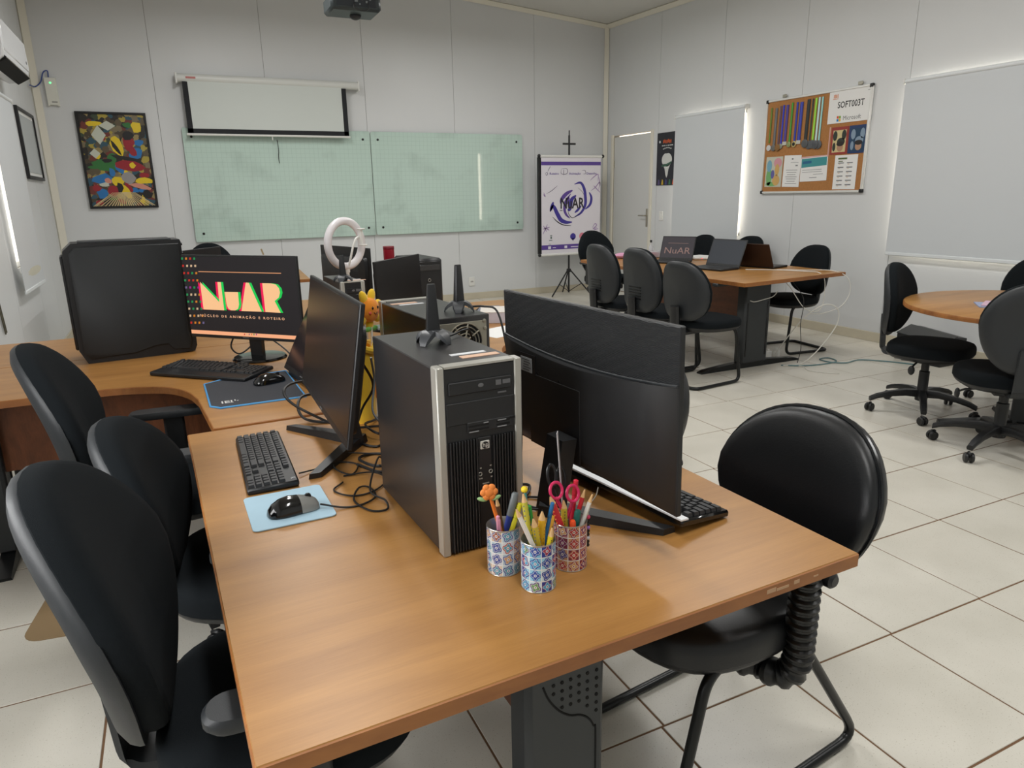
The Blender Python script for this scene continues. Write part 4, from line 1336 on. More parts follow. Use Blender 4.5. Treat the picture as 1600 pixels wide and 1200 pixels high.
stick('pencil', 0, (.010, .004), (.470, 1.074, .873), (96, 66, 44), 'brown wooden pencil behind the orange flower pen', .0042)
stick('marker', 0, (-.008, .012), (.512, 1.080, .869), (50, 66, 150), 'blue and grey marker in the left cup', .0062, (120, 126, 128))
stick('pen', 0, (-.012, -.004), (.520, 1.076, .849), (224, 214, 40), 'lime yellow pen leaning to the right in the left cup', .0048)
# front cup
stick('pencil', 1, (.017, -.012), (.466, .985, .889), (226, 222, 216), 'white pencil leaning far left out of the front cup', .0044)
stick('print', 1, (.010, -.004), (.499, .985, .864), (206, 182, 60), 'yellow pencil with blue swirls, short one in the front cup', .0058, (70, 110, 150))
stick('print', 1, (.008, .008), (.519, .988, .872), (228, 180, 40), 'thick golden yellow pencil with pale carved tip in the front cup', .0066, (190, 130, 30))
stick('print', 1, (.002, .014), (.492, 1.008, .903), (196, 190, 70), 'tall yellow pencil with blue stripes at the back of the front cup', .0052, (60, 84, 150))
stick('pen', 1, (.010, .014), (.505, 1.012, .874), (44, 150, 62), 'green pen at the back of the front cup', .0042)
stick('pen', 1, (-.004, .002), (.541, .990, .881), (34, 104, 160), 'slim blue pen upright in the front cup', .0036)
stick('print', 1, (.0, -.012), (.534, .978, .842), (226, 202, 30), 'yellow pencil with dark dashes at the front right of the front cup', .0050, (40, 40, 44))
stick('marker', 1, (-.008, .008), (.546, 1.003, .848), (40, 110, 170), 'blue marker with rainbow side leaning right in the front cup', .0060, (232, 170, 50))
a = Vector((CUPS[1][0] + .004, CUPS[1][1] + .018, DT + .005)); b = Vector((.499, 1.016, .900))
M, L = axis_M(a, b)
t = thing('ball_top_pen', 'pen topped with a small yellow ball in the front cup', 'pen', a, 0, GP)
M = tr(*(-a)) @ M
MB().lathe([(.001, 0), (.003, 0), (.003, L), (.001, L)], 10, M=M).build('barrel', col((70, 150, 150)), t)
MB().ell((0, 0, L + .003), .0062, 12, 8, M=M).build('ball', col((236, 206, 40)), t)
# right cup
stick('print', 2, (.006, -.004), (.553, 1.024, .878), (206, 50, 60), 'red and orange swirl pencil leaning left out of the right cup', .0062, (240, 170, 60))
stick('marker', 2, (-.006, -.006), (.608, 1.016, .840), (30, 120, 106), 'teal marker in the right cup', .0058, (24, 100, 90))
stick('pencil', 2, (-.010, .006), (.634, 1.034, .872), (200, 36, 46), 'red pencil leaning right in the right cup', .0042)
stick('pencil', 2, (-.012, -.010), (.641, 1.018, .867), (226, 224, 216), 'white pencil leaning right in front of the red pencil', .0042)
stick('marker', 2, (.0, -.014), (.592, 1.008, .826), (236, 84, 36), 'short orange red marker at the front of the right cup', .0052)
stick('print', 2, (-.002, .010), (.585, 1.030, .862), (216, 202, 70), 'yellow pencil with black pattern in the middle of the right cup', .0058, (40, 50, 40))
stick('pen', 2, (.004, .016), (.620, 1.044, .888), (206, 36, 60), 'flat crimson pen tall at the back of the right cup', .0046)
def scissors(label, ci_, base, loops, rgb, r):
    a = Vector((CUPS[ci_][0] + base[0], CUPS[ci_][1] + base[1], DT + .005))
    t = thing('scissors', label, 'scissors', a, 0)
    mid = (Vector(loops[0]) + Vector(loops[1])) / 2
    piv = a + (mid - a) * .62
    for q, l in enumerate(loops):
        l = Vector(l)
        M, L = axis_M(a + Vector(((q - .5) * .006, 0, 0)), piv)
        bl = MB().box((0, 0, L / 2), (.009, .0016, L), M=tr(*(-a)) @ M, bev=.0005).build('blade', TIN, t, ang=0)
        pts = [l + Vector((r[0] * math.cos(2 * PI * j / 22), .004 * math.sin(2 * PI * j / 22), r[1] * math.sin(2 * PI * j / 22))) for j in range(22)]
        mb = MB().tube([p - a for p in pts], .0030, 8, closed=True)
        mb.tube([piv - a, l - Vector((0, 0, r[1])) - a], .0034, 8)
        mb.build('handle', col(rgb, .35), t)
    return t
scissors('pair of scissors with pink loop handles in the right cup', 2, (.004, .006), [(.572, 1.034, .879), (.607, 1.034, .866)], (210, 44, 96), (.0125, .0145))
scissors('pair of scissors with black oval handles behind the pink ones', 2, (.0, .018), [(.577, 1.060, .898), (.598, 1.062, .888)], (24, 25, 27), (.0085, .020))
a = Vector((CUPS[2][0] + .004, CUPS[2][1] + .022, DT + .005))
M, L = axis_M(a, Vector((.590, 1.062, .980)))
tag(MB().box((0, 0, L / 2), (.014, .0016, L), M=tr(*(-a)) @ M, bev=.0004).build('ruler', mat('ruler_grey', (190, 186, 188), .4), None, ang=0, loc=a), 'tall grey ruler standing at the back of the right cup', 'ruler')
t = thing('bead_string', 'string of black and purple beads hanging off the right cup', 'bead string', (CUPS[2][0] + .0345, CUPS[2][1] - .006, DT + .03))
cl = [(214, 70, 110), (20, 20, 22), (20, 20, 22), (150, 110, 190), (20, 20, 22), (20, 20, 22), (200, 200, 204), (20, 20, 22), (20, 20, 22)]
for k, c in enumerate(cl):
    MB().ell((0, 0, .062 - .0072 * k), (.0036 if c[0] < 30 else .0045,) * 3, 10, 6).build('bead', col(c, .3), t)
MB().tube(spl([(0, 0, .066), (.004, .006, .08), (.024, .012, .095), (.030, .014, .11)], 5), .0012, 5).build('wire', TIN, t)

# ---------------------------------------------------------------- plush flower, pot, ring light, canister
YEL = mat('plush_yellow', (240, 196, 44), .95, bump=.4, bscale=300, sheen=.3)
ORG = mat('plush_orange', (238, 144, 36), .95, bump=.4, bscale=300, sheen=.3)
t = thing('plush_flower', 'plush yellow flower with an orange smiling face on a white stick', 'soft toy', (.515, 2.10, DT), 38)
HZ = .345
mb = MB()
for q in range(7):
    a = 2 * PI * q / 7 + .25
    mb.ell((0, 0, 0), (.015, .011, .025), 12, 8, M=tr(.042 * math.cos(a), .006, HZ + .042 * math.sin(a)) @ roty(90 - math.degrees(a)))
mb.build('petals', YEL, t)
MB().ell((0, 0, HZ), (.037, .022, .037), 20, 12).build('face', ORG, t)
for s in (-1, 1):
    MB().ell((s * .012, -.0205, HZ + .008), (.0035, .003, .005), 10, 6).build('eye', GLOSSB, t)
    MB().ell((s * .021, -.0172, HZ - .006), (.006, .003, .005), 10, 6).build('cheek', col((240, 110, 90), .9), t)
MB().tube(spl([(-.008, -.0215, HZ - .006), (0, -.0225, HZ - .011), (.008, -.0215, HZ - .006)], 5), .0012, 5).build('mouth', col((90, 40, 24)), t)
MB().tube([(0, 0, .002), (0, 0, HZ - .02)], .004, 8).build('stem', WHITEP, t)
mb = MB()
for s in (-1, 1):
    mb.ell((s * .015, 0, HZ - .058), (.017, .006, .008), 12, 6, M=None)
mb.build('leaf', col((110, 176, 90), .9), t)
t = thing('plush_pot', 'soft yellow pot with a folded rim behind the wide monitor', 'pot', (.462, 2.105, DT))
MB().lathe([(.002, 0), (.046, .0), (.052, .02), (.056, .12), (.060, .20), (.062, .235), (.058, .24), (.054, .20), (.002, .19)], 28).build('body', YEL, t)
MB().tube([(.060 * math.cos(2 * PI * j / 30), .060 * math.sin(2 * PI * j / 30), .232 + .006 * math.sin(j * .9)) for j in range(30)], .011, 8, closed=True).build('rim', YEL, t)
MB().ell((.0, 0, .196), (.05, .05, .02), 20, 8).build('soil', mat('plush_tan', (206, 150, 90), .95), t)
MB().ell((.050, -.022, .10), (.012, .010, .03), 12, 8, M=None).build('patch', ORG, t)

RINGM = mat('ring_white', (224, 220, 222), .3)
t = thing('ring_light', 'white ring light with a phone clip on a slim stand', 'ring light', (.722, 3.33, DT), 30)
zc = .470
MB().tube([(.104 * math.cos(2 * PI * j / 48), 0, zc + .104 * math.sin(2 * PI * j / 48)) for j in range(48)], .018, 14, closed=True).build('ring', RINGM, t)
MB().lathe([(.002, .035), (.010, .035), (.010, zc - .135), (.014, zc - .13), (.014, zc - .112), (.002, zc - .11)], 14).build('pole', WHITEP, t)
for q in range(3):
    a = R(30 + 120 * q)
    MB().tube([(0, 0, .05), (.11 * math.cos(a), .11 * math.sin(a), .006)], .006, 8).build('leg', WHITEP, t)
MB().tube(spl([(0, -.012, zc - .105), (.002, -.03, zc - .06), (.012, -.04, zc - .01), (.032, -.04, zc + .022), (.055, -.035, zc + .030)], 6), .005, 8).build('gooseneck', WHITEP, t)
mb = MB().box((.062, -.04, zc + .03), (.016, .02, .075), bev=.003)
mb.box((.058, -.05, zc + .066), (.03, .03, .006), bev=.002)
mb.box((.066, -.05, zc - .008), (.03, .03, .006), bev=.002)
mb.build('phone_clip', WHITEP, t)
t = thing('red_canister', 'tall dark red canister standing behind the angled monitor', 'canister', (1.198, 4.30, DT))
MB().lathe([(.002, 0), (.031, 0), (.0335, .003), (.0335, .368), (.002, .368)], 28).build('body', mat('canister_red', (150, 18, 40), .4), t)
MB().lathe([(.034, .366), (.0345, .368), (.0345, .382), (.033, .384), (.002, .384)], 28).build('lid', mat('lid_red', (120, 14, 32), .4), t)

# papers on the corner desk behind the large monitor
tag(MB().prism(rrect(.30, .21, .002, 1), 0, .0008).build('paper_sheet', PAPER, None, ang=0, loc=(1.475, 3.225, DT), rot=(0, 0, R(20))), 'white sheet of paper beside the backwards tower', 'paper')
t = thing('notebook_stack', 'thick pale notebook with printed cover on the right corner desk', 'notebook', (1.64, 3.52, DT), -24)
MB().box((0, 0, .03), (.30, .21, .058)).build('pages', mat('pages_lilac', (206, 200, 210), .8, var=.08, vscale=40), t, ang=0)
MB().box((0, 0, .0605), (.304, .214, .003)).build('cover', mat('cover_pale', (214, 208, 200), .6, var=.1, vscale=14), t, ang=0)
tag(MB().prism(rrect(.30, .22, .002, 1), 0, .004).build('cream_folder', mat('cream_card', (226, 212, 164), .7), None, ang=0, loc=(1.80, 3.86, DT), rot=(0, 0, R(-8))), 'cream coloured folder behind the pale notebook', 'folder')
tag(MB().loft([[(-.10, -.06, 0), (.10, -.06, 0), (.10, -.055, .004), (-.10, -.055, .004)], [(-.06, .02, .035), (.05, .02, .035), (.05, .024, .038), (-.06, .024, .038)], [(-.09, .09, 0), (.10, .09, 0), (.10, .094, .004), (-.09, .094, .004)]]).build('grey_leaflet', mat('leaflet_grey', (120, 124, 134), .7), None, ang=0, loc=(1.66, 3.80, DT), rot=(0, 0, R(-20))), 'folded grey leaflet standing like a tent behind the notebook', 'leaflet')
tag(MB().box((0, 0, .004), (.03, .09, .008), bev=.001).build('sticky_note_pad', col((226, 220, 110), .8), None, ang=0, loc=(1.585, 3.93, DT), rot=(0, R(8), R(-24))), 'yellow sticky note pad next to the grey leaflet', 'note pad')
tag(MB().box((0, 0, .0305), (.09, .07, .0006)).build('blue_card', mat('card_blue', (150, 160, 196), .6), None, ang=0, loc=(.66, 1.60, DT - .0295), rot=(0, 0, R(12))), 'pale blue card lying among cables behind the front tower', 'card')

# ---------------------------------------------------------------- meeting table things
def laptop(label, hinge, rz, W=.36, D_=.245, open_=115, lidm=None, screen=None, text=None):
    """origin at the hinge middle; base runs along local -y, lid leans back over +y"""
    t = thing('laptop', label, 'laptop', (hinge[0], hinge[1], TT), rz, 'open laptops on the meeting table')
    b = MB().box((0, -D_ / 2, .010), (W, D_, .017), bev=.004).build('base', BLACKP, t)
    MB().box((0, -D_ * .40, .0188), (W * .86, D_ * .48, .0012)).build('keyboard', KEYM, b, ang=0)
    MB().box((0, -D_ * .83, .0188), (W * .28, D_ * .24, .0010)).build('touchpad', GREYP, b, ang=0)
    M = tr(0, 0, .016) @ rotx(-(open_ - 90))
    l = MB().box((0, .005, D_ / 2), (W, .008, D_), M=M, bev=.003).build('lid', lidm or BLACKP, t)
    MB().box((0, .0006, D_ / 2 + .006), (W * .94, .001, D_ * .86), M=M).build('screen', screen or SCREEN, l, ang=0)
    if text:
        mb = MB().text('NuAR', .092, 0, M @ tr(0, -.0008, D_ * .38) @ STAND @ Matrix.Scale(1.15, 4, (1, 0, 0)))
        mb.box((0, -.0008, D_ * .70), (W * .6, .0006, .003), M=M)
        mb.build('letters', glow('dim_letters', (140, 112, 104)), l, ang=0)
    return t
laptop('open laptop with dim NuAR letters on its screen', (4.44, 5.60), -58, .34, .245, 114, None, glow('laptop_screen', (60, 56, 60)), True)
laptop('open laptop with a blank dark screen facing the low chair', (4.385, 4.875), -80, .37, .25, 112, None, glow('laptop_blank', (52, 55, 60)))
laptop('open laptop with a brown lid, back to back with the blank one', (4.64, 4.72), 104, .34, .225, 116, mat('lid_brown', (62, 44, 36), .35, .3), SCREEN)
t = thing('wifi_router', 'flat white router with a red light on the meeting table', 'router', (4.80, 5.62, TT), -30)
MB().box((0, 0, .016), (.20, .14, .028), bev=.008).build('body', WHITEP, t)
MB().ell((-.02, -.071, .016), (.004, .002, .004), 10, 6).build('indicator', mat('led_red', (255, 40, 60), .3, emit=3), t)
for k in range(2):
    tag(MB().box((0, 0, 0), (.21, .297, .012 - .004 * k)).build('paper_stack', PAPER, None, ang=0, loc=((4.98, 5.80, TT + .006), (4.72, 6.05, TT + .004))[k], rot=(0, 0, R((12, -30)[k]))), ('stack of white paper behind the router', 'thin stack of white paper left of the router')[k], 'paper')
t = thing('clear_box', 'clear plastic box with pink contents on the meeting table', 'box', (4.52, 6.10, TT), 10)
MB().box((0, 0, .035), (.22, .15, .07), bev=.008).build('shell', mat('clear_plastic', (206, 204, 210), .2, alpha=.45), t)
MB().box((0, 0, .03), (.16, .10, .04), bev=.01).build('contents', mat('pink_contents', (190, 130, 150), .7), t)
t = thing('small_bottle', 'small clear bottle with dark cap standing on the meeting table', 'bottle', (4.60, 6.22, TT))
MB().lathe([(.002, 0), (.022, 0), (.024, .005), (.024, .10), (.010, .13), (.010, .15), (.002, .15)], 18).build('body', mat('bottle_clear', (214, 216, 220), .15, alpha=.6), t)
MB().lathe([(.002, .148), (.012, .148), (.012, .172), (.002, .172)], 14).build('cap', BLACKP, t)
tag(MB().ell((0, 0, .03), (.09, .06, .03), 16, 8).build('pink_pouch', mat('pouch_pink', (206, 150, 180), .8), None, loc=(4.22, 6.20, TT)), 'soft pink pouch at the far end of the meeting table', 'pouch')
GW = 'white cables at the end of the meeting table'
WC = mat('white_cable', (216, 214, 206), .5)
def wcable(label, pts, r=.0035, m=None): return tag(MB().tube(spl(pts, 7), r, 6).build('cable', m or WC), label, 'cable', GW)
wcable('white cable looping over the table end to a low loop', [(4.42, 4.62, TT + .006), (4.62, 4.42, TT + .006), (4.70, 4.20, TT + .008), (4.72, 4.10, TT + .004), (4.73, 4.05, TT - .06), (4.72, 4.04, TT - .24), (4.66, 4.05, TT - .30), (4.55, 4.08, TT - .26), (4.45, 4.14, TT - .10), (4.40, 4.18, TT - .04)])
wcable('white cable with a wide arc hanging beyond the table corner', [(4.62, 4.46, TT + .006), (4.78, 4.30, TT + .006), (4.88, 4.12, TT + .012), (4.95, 4.02, TT - .04), (4.96, 3.99, TT - .16), (4.88, 4.0, TT - .27), (4.72, 4.04, TT - .32), (4.60, 4.06, TT - .31)])
wcable('cream cable arching from the floor beside the table leg', [(4.49, 4.30, .03), (4.51, 4.18, .22), (4.58, 4.08, .40), (4.70, 4.00, .50), (4.80, 3.96, .46), (4.80, 3.95, .34), (4.70, 3.98, .18), (4.60, 4.02, .06), (4.52, 4.06, .01), (4.40, 4.10, .006)], .0045)
wcable('thin white cable drooping against the table leg', [(4.34, 4.16, .62), (4.28, 4.15, .58), (4.20, 4.165, .56), (4.10, 4.16, .55), (4.06, 4.17, .56)])
wcable('thin dark cable hanging from the table to the floor plugs', [(4.46, 4.14, TT - .04), (4.52, 4.06, .55), (4.50, 4.05, .35), (4.54, 4.06, .15), (4.56, 4.10, .01)], .0028, CABLE)
wcable('white cable lying in a small curl on the floor', [(4.46, 4.10, .005), (4.52, 4.00, .005), (4.46, 3.90, .005), (4.50, 3.78, .005), (4.58, 3.70, .005)], .003)
wcable('bluish network cable snaking over the tiles to the swivel chair', [(4.40, 4.12, .006), (4.54, 4.02, .006), (4.72, 3.98, .006), (4.90, 4.0, .006), (4.94, 4.12, .006), (4.84, 4.12, .006), (4.82, 4.0, .008), (4.92, 3.92, .006), (5.10, 3.94, .006), (5.24, 3.80, .006), (5.34, 3.62, .006)], .005, mat('network_cable', (96, 130, 134), .5))
for k, (x, y) in enumerate(((4.50, 4.37), (4.59, 4.36))):
    t = thing('power_adapter', ('white power adapter on the floor, next to the table leg', 'white power adapter on the floor, second from the table leg')[k], 'adapter', (x, y, 0), 20 * k, 'white power adapters on the floor')
    MB().box((0, 0, .035), (.05, .045, .07), bev=.006).build('body', WHITEP, t)
    MB().box((0, 0, .078), (.022, .018, .018), bev=.003).build('plug', WHITEP, t)
t = thing('equipment_case', 'low black case with a sloping grey top on the floor by the wall', 'case', (5.58, 3.66, 0), 0)
MB().loft([[(-.15, y, 0), (.15, y, 0), (.15, y, z1), (.02, y, z1 + .02), (-.15, y, z1 - .03)] for y, z1 in ((-.20, .21), (.20, .25))]).build('body', BLACKP, t, ang=20)
MB().loft([[(-.155, y, z1 - .03), (.02, y, z1 + .02), (.02, y, z1 + .028), (-.155, y, z1 - .022)] for y, z1 in ((-.205, .21), (.205, .25))]).build('lid', GREYP, t, ang=20)
MB().tube(fillet([(-.158, -.06, .17), (-.185, -.06, .17), (-.185, .06, .17), (-.158, .06, .17)], .02), .008, 8).build('handle', BLACKP, t)
for k in range(2):
    tag(MB().box((0, 0, 0), (.20, .14, .006)).build('leaflet', mat(('leaflet_lilac', 'leaflet_blue')[k], ((206, 172, 190), (150, 160, 190))[k], .6), None, ang=0, loc=((4.21, 2.40, TT + .0095), (4.18, 2.42, TT + .003))[k], rot=(0, 0, R((25, 40)[k]))), ('pinkish leaflet on top at the round table', 'bluish leaflet underneath at the round table')[k], 'leaflet', 'leaflets on the round table')
tag(MB().prism(rrect(.20, .40, .06), 0, .003).build('floor_mat', mat('mat_tan', (150, 126, 92), .6), None, loc=(-.50, 2.70, 0), rot=(0, 0, R(-8))), 'small tan plastic mat on the tiles left of the front chair', 'mat')
# ---------------------------------------------------------------- things on the back wall
WB = mat('glass_board', (196, 214, 206), .035, spec=.6)
def grid_board():
    nt = WB.node_tree
    b = nt.nodes['Principled BSDF']
    tc = nt.nodes.new('ShaderNodeTexCoord')
    br = nt.nodes.new('ShaderNodeTexBrick')
    br.offset = 0
    br.inputs['Scale'].default_value = 1.0
    br.inputs['Brick Width'].default_value = .0523
    br.inputs['Row Height'].default_value = .0523
    br.inputs['Mortar Size'].default_value = .0016
    br.inputs['Mortar Smooth'].default_value = .5
    br.inputs['Color1'].default_value = lin((192, 214, 204))
    br.inputs['Color2'].default_value = lin((192, 214, 204))
    br.inputs['Mortar'].default_value = lin((172, 196, 186))
    sx_ = nt.nodes.new('ShaderNodeSeparateXYZ')
    cx_ = nt.nodes.new('ShaderNodeCombineXYZ')
    nt.links.new(tc.outputs['Object'], sx_.inputs[0])
    nt.links.new(sx_.outputs[0], cx_.inputs[0])
    nt.links.new(sx_.outputs[2], cx_.inputs[1])
    nt.links.new(cx_.outputs[0], br.inputs['Vector'])
    n = nt.nodes.new('ShaderNodeTexNoise')
    n.inputs['Scale'].default_value = 2.2
    n.inputs['Detail'].default_value = 5
    mp = nt.nodes.new('ShaderNodeMapping')
    mp.inputs['Scale'].default_value = (1, 2.6, 1)
    nt.links.new(tc.outputs['Object'], mp.inputs['Vector'])
    nt.links.new(mp.outputs[0], n.inputs['Vector'])
    cr = nt.nodes.new('ShaderNodeValToRGB')
    cr.color_ramp.elements[0].position = .28
    cr.color_ramp.elements[0].color = (.80, .80, .80, 1)
    cr.color_ramp.elements[1].position = .46
    cr.color_ramp.elements[1].color = (1, 1, 1, 1)
    nt.links.new(n.outputs['Fac'], cr.inputs[0])
    mx = nt.nodes.new('ShaderNodeMix')
    mx.data_type = 'RGBA'
    mx.blend_type = 'MULTIPLY'
    mx.inputs[0].default_value = 1
    nt.links.new(br.outputs['Color'], mx.inputs[6])
    nt.links.new(cr.outputs[0], mx.inputs[7])
    nt.links.new(mx.outputs[2], b.inputs['Base Color'])
grid_board()
for k, (x0, x1, lb) in enumerate(((.245, 2.374, 'left half of the pale green glass board, under the projection screen'), (2.382, 4.49, 'right half of the pale green glass board'))):
    t = thing('glass_board', lb, 'whiteboard', ((x0 + x1) / 2, YB - .035, 1.565), 0, 'pale green glass boards on the back wall')
    MB().prism(rrect(x1 - x0, 1.26, .03 if k else .012), -.004, .004, M=STAND, bev=.001).build('glass', WB, t, ang=0).rotation_euler = (0, 0, 0)
    for sx in (-1, 1):
        for sz in (-1, 1):
            MB().lathe([(.002, -.026), (.010, -.026), (.010, .004), (.014, .006), (.014, .010), (.002, .012)], 14, M=tr(sx * ((x1 - x0) / 2 - .09), 0, sz * .535) @ STAND).build('standoff', SATIN, t)
    if k == 0:
        MB().tube(spl([(-.05, -.02, .515), (-.045, -.03, .40), (-.052, -.025, .33), (-.05, -.02, .25)], 5), .004, 6).build('hanging_cord', CABLE, t)
t = thing('projection_screen', 'partly rolled-down projection screen with a black border above the glass board', 'screen', (1.20, YB - .10, 2.10))
MB().tube([(-.94, 0, .605), (1.05, 0, .605)], .045, 18).build('case', mat('screen_case', (214, 216, 212), .4), t)
for x in (-.945, 1.055):
    MB().box((x, .02, .60), (.02, .12, .11), bev=.006).build('end_cap', WHITEP, t)
BLK = mat('screen_border', (28, 30, 34), .8)
mb = MB().box((-.865, -.03, .30), (.055, .0016, .53))
mb.box((.87, -.03, .30), (.055, .0016, .53))
mb.box((0, -.03, .055), (1.79, .0016, .05))
mb.build('black_border', BLK, t, ang=0)
MB().box((0, -.0295, .33), (1.70, .0012, .50)).build('fabric', mat('screen_fabric', (206, 212, 208), .8), t, ang=0)
MB().tube([(-.91, -.03, .018), (.91, -.03, .018)], .012, 8).build('bottom_bar', WHITEP, t)
MB().tube([(0, -.03, .01), (0, -.03, -.03)], .006, 6).build('pull_loop', WHITEP, t)
MB().box((-.80, -.046, .605), (.10, .003, .02)).build('maker_label', mat('label_red', (190, 120, 116), .6), t, ang=0)

# framed poster: a plain generic colour collage in place of the printed artwork
def collage():
    m = bpy.data.materials.new('collage_print')
    m.use_nodes = True
    nt = m.node_tree
    b = nt.nodes['Principled BSDF']
    tc = nt.nodes.new('ShaderNodeTexCoord')
    n = nt.nodes.new('ShaderNodeTexNoise')
    n.inputs['Scale'].default_value = 16
    n.inputs['Detail'].default_value = 2
    nt.links.new(tc.outputs['Object'], n.inputs['Vector'])
    mx = nt.nodes.new('ShaderNodeMix')
    mx.data_type = 'RGBA'
    mx.inputs[0].default_value = .06
    nt.links.new(tc.outputs['Object'], mx.inputs[6])
    nt.links.new(n.outputs['Color'], mx.inputs[7])
    v = nt.nodes.new('ShaderNodeTexVoronoi')
    v.inputs['Scale'].default_value = 19
    nt.links.new(mx.outputs[2], v.inputs['Vector'])
    sp = nt.nodes.new('ShaderNodeSeparateColor')
    nt.links.new(v.outputs['Color'], sp.inputs[0])
    cr = nt.nodes.new('ShaderNodeValToRGB')
    cr.color_ramp.interpolation = 'CONSTANT'
    pal = [(34, 30, 26), (70, 58, 40), (150, 132, 84), (44, 80, 96), (110, 48, 40), (168, 150, 60), (36, 34, 30), (92, 80, 58), (122, 110, 84), (56, 70, 50)]
    while len(cr.color_ramp.elements) < len(pal): cr.color_ramp.elements.new(.5)
    for i, c in enumerate(pal):
        cr.color_ramp.elements[i].position = i / len(pal)
        cr.color_ramp.elements[i].color = lin(c)
    nt.links.new(sp.outputs[0], cr.inputs[0])
    nt.links.new(cr.outputs[0], b.inputs['Base Color'])
    b.inputs['Roughness'].default_value = .3
    return m
t = thing('framed_poster', 'framed colourful collage poster left of the projection screen', 'poster', (-.432, YB - .02, 1.838))
PW, PH = .672, 1.0
fr = MB()
for x in (-1, 1): fr.box((x * (PW / 2 - .012), 0, 0), (.024, .03, PH), bev=.003)
for z_ in (-1, 1): fr.box((0, 0, z_ * (PH / 2 - .012)), (PW - .04, .03, .024), bev=.003)
fr.build('frame', SATIN, t)
p = MB().box((0, -.002, 0), (PW - .04, .006, PH - .04)).build('print', collage(), t, ang=0)
SHP = {'shape_green': ((46, 112, 52), []), 'shape_blue': ((34, 112, 176), []), 'shape_red': ((150, 28, 40), []), 'shape_yellow': ((226, 196, 34), []), 'shape_black': ((22, 21, 22), []), 'shape_pink': ((206, 140, 120), []), 'shape_grey': ((150, 146, 146), []), 'shape_cream': ((212, 190, 140), []), 'shape_white': ((196, 200, 186), [])}
def blob(c, u, v, a, b_, rot=0, n=9, j=.22):
    rr_ = random.Random(int(u * 1000 + v * 7777))
    pts = []
    for k in range(n):
        q = 2 * PI * k / n
        s = 1 + rr_.uniform(-j, j)
        x, y = a * s * math.cos(q), b_ * s * math.sin(q)
        x, y = x * math.cos(rot) - y * math.sin(rot), x * math.sin(rot) + y * math.cos(rot)
        pts.append(((u - .5) * (PW - .05) + x, (.5 - v) * (PH - .05) + y))
    SHP['shape_' + c][1].append(pts)
for q in range(24):                               # sunburst stripes at the foot
    a0 = R(-62 + q * 5.2)
    x0, x1 = .02 + .12 * math.tan(a0) * .5, .02 + .24 * math.tan(a0)
    SHP['shape_cream'][1].append([(x0 - .003, -.33), (x0 + .003, -.33), (max(-.3, min(.3, x1)) + .006, -.475), (max(-.3, min(.3, x1)) - .006, -.475)])
for args in (('white', .27, .22, .07, .10, 0, 4, .05), ('grey', .27, .24, .05, .07), ('red', .29, .26, .045, .03), ('yellow', .53, .34, .06, .11, .2), ('black', .50, .36, .02, .08, .5), ('red', .70, .30, .06, .09), ('black', .72, .22, .07, .05), ('blue', .80, .42, .07, .05, .5),
             ('red', .76, .40, .04, .05), ('white', .42, .12, .08, .05, 0, 4, .05), ('blue', .44, .12, .05, .022, .4), ('green', .74, .11, .05, .03), ('yellow', .86, .13, .05, .06), ('yellow', .22, .10, .09, .03), ('blue', .86, .30, .06, .03), ('white', .17, .42, .05, .05, 0, 4, .05), ('yellow', .20, .44, .035, .035),
             ('black', .62, .47, .15, .022, -.2), ('green', .30, .55, .13, .075), ('green', .42, .47, .05, .05), ('green', .12, .57, .07, .022), ('black', .34, .50, .05, .02), ('red', .70, .56, .15, .06, -.1), ('yellow', .72, .55, .028, .032), ('yellow', .60, .62, .02, .02), ('blue', .52, .60, .07, .03, -.8),
             ('blue', .24, .70, .11, .055), ('blue', .38, .63, .03, .05), ('pink', .30, .72, .03, .03), ('white', .24, .76, .05, .02), ('yellow', .46, .72, .06, .05), ('grey', .62, .69, .07, .06), ('yellow', .55, .83, .045, .08, .5), ('red', .61, .80, .025, .06, .5), ('red', .36, .83, .055, .055, 0, 12, .04), ('black', .47, .80, .03, .06),
             ('yellow', .86, .72, .085, .035), ('red', .88, .66, .05, .03), ('pink', .80, .78, .11, .026, -.25), ('black', .86, .79, .09, .02, -.2), ('blue', .70, .83, .035, .035), ('blue', .83, .83, .05, .02), ('black', .73, .90, .05, .05), ('black', .88, .88, .05, .05), ('yellow', .80, .93, .028, .05), ('red', .12, .80, .04, .035), ('blue', .18, .86, .05, .05, .7), ('red', .12, .96, .035, .025), ('red', .48, .95, .05, .022, -.4), ('green', .34, .92, .05, .014)):
    blob(*args)
for k, (nm, (c, polys)) in enumerate(SHP.items()):
    mb = MB()
    for j, pts in enumerate(polys):
        mb.flat(pts, .0054 + .00012 * k + .00002 * j, 0, STAND)
    mb.build(nm, col(c, .3), p, ang=0)

t = thing('access_point', 'small white network box with a green light high on the back wall', 'access point', (-.936, YB - .02, 2.515), 0)
MB().prism([(-.052, -.135), (-.036, -.135), (-.036, -.125), (.036, -.125), (.036, -.135), (.052, -.135), (.052, .14), (-.052, .14)], -.02, .018, M=STAND, bev=.004).build('body', mat('ap_white', (222, 222, 212), .4), t, ang=0)
MB().ell((0, -.0185, .09), (.010, .003, .010), 12, 6).build('indicator', mat('led_green', (90, 240, 130), .3, emit=2.5), t)
MB().box((.012, -.0188, -.095), (.05, .001, .009)).build('maker_print', mat('print_grey', (110, 110, 106), .6), t, ang=0)
tag(MB().tube(spl([(-.945, YB - .02, 2.66), (-.945, YB - .03, 2.72), (-.985, YB - .03, 2.70), (-1.02, YB - .03, 2.61), (-1.07, YB - .06, 2.56), (-1.085, YB - .30, 2.54)], 6), .006, 6).build('network_cord', mat('cord_blue', (50, 74, 140), .5)), 'short blue cable curling from the white network box to the left wall', 'cable')
t = thing('wall_outlet', 'white wall outlet low on the back wall right of the desks', 'outlet', (3.693, YB - .006, .247))
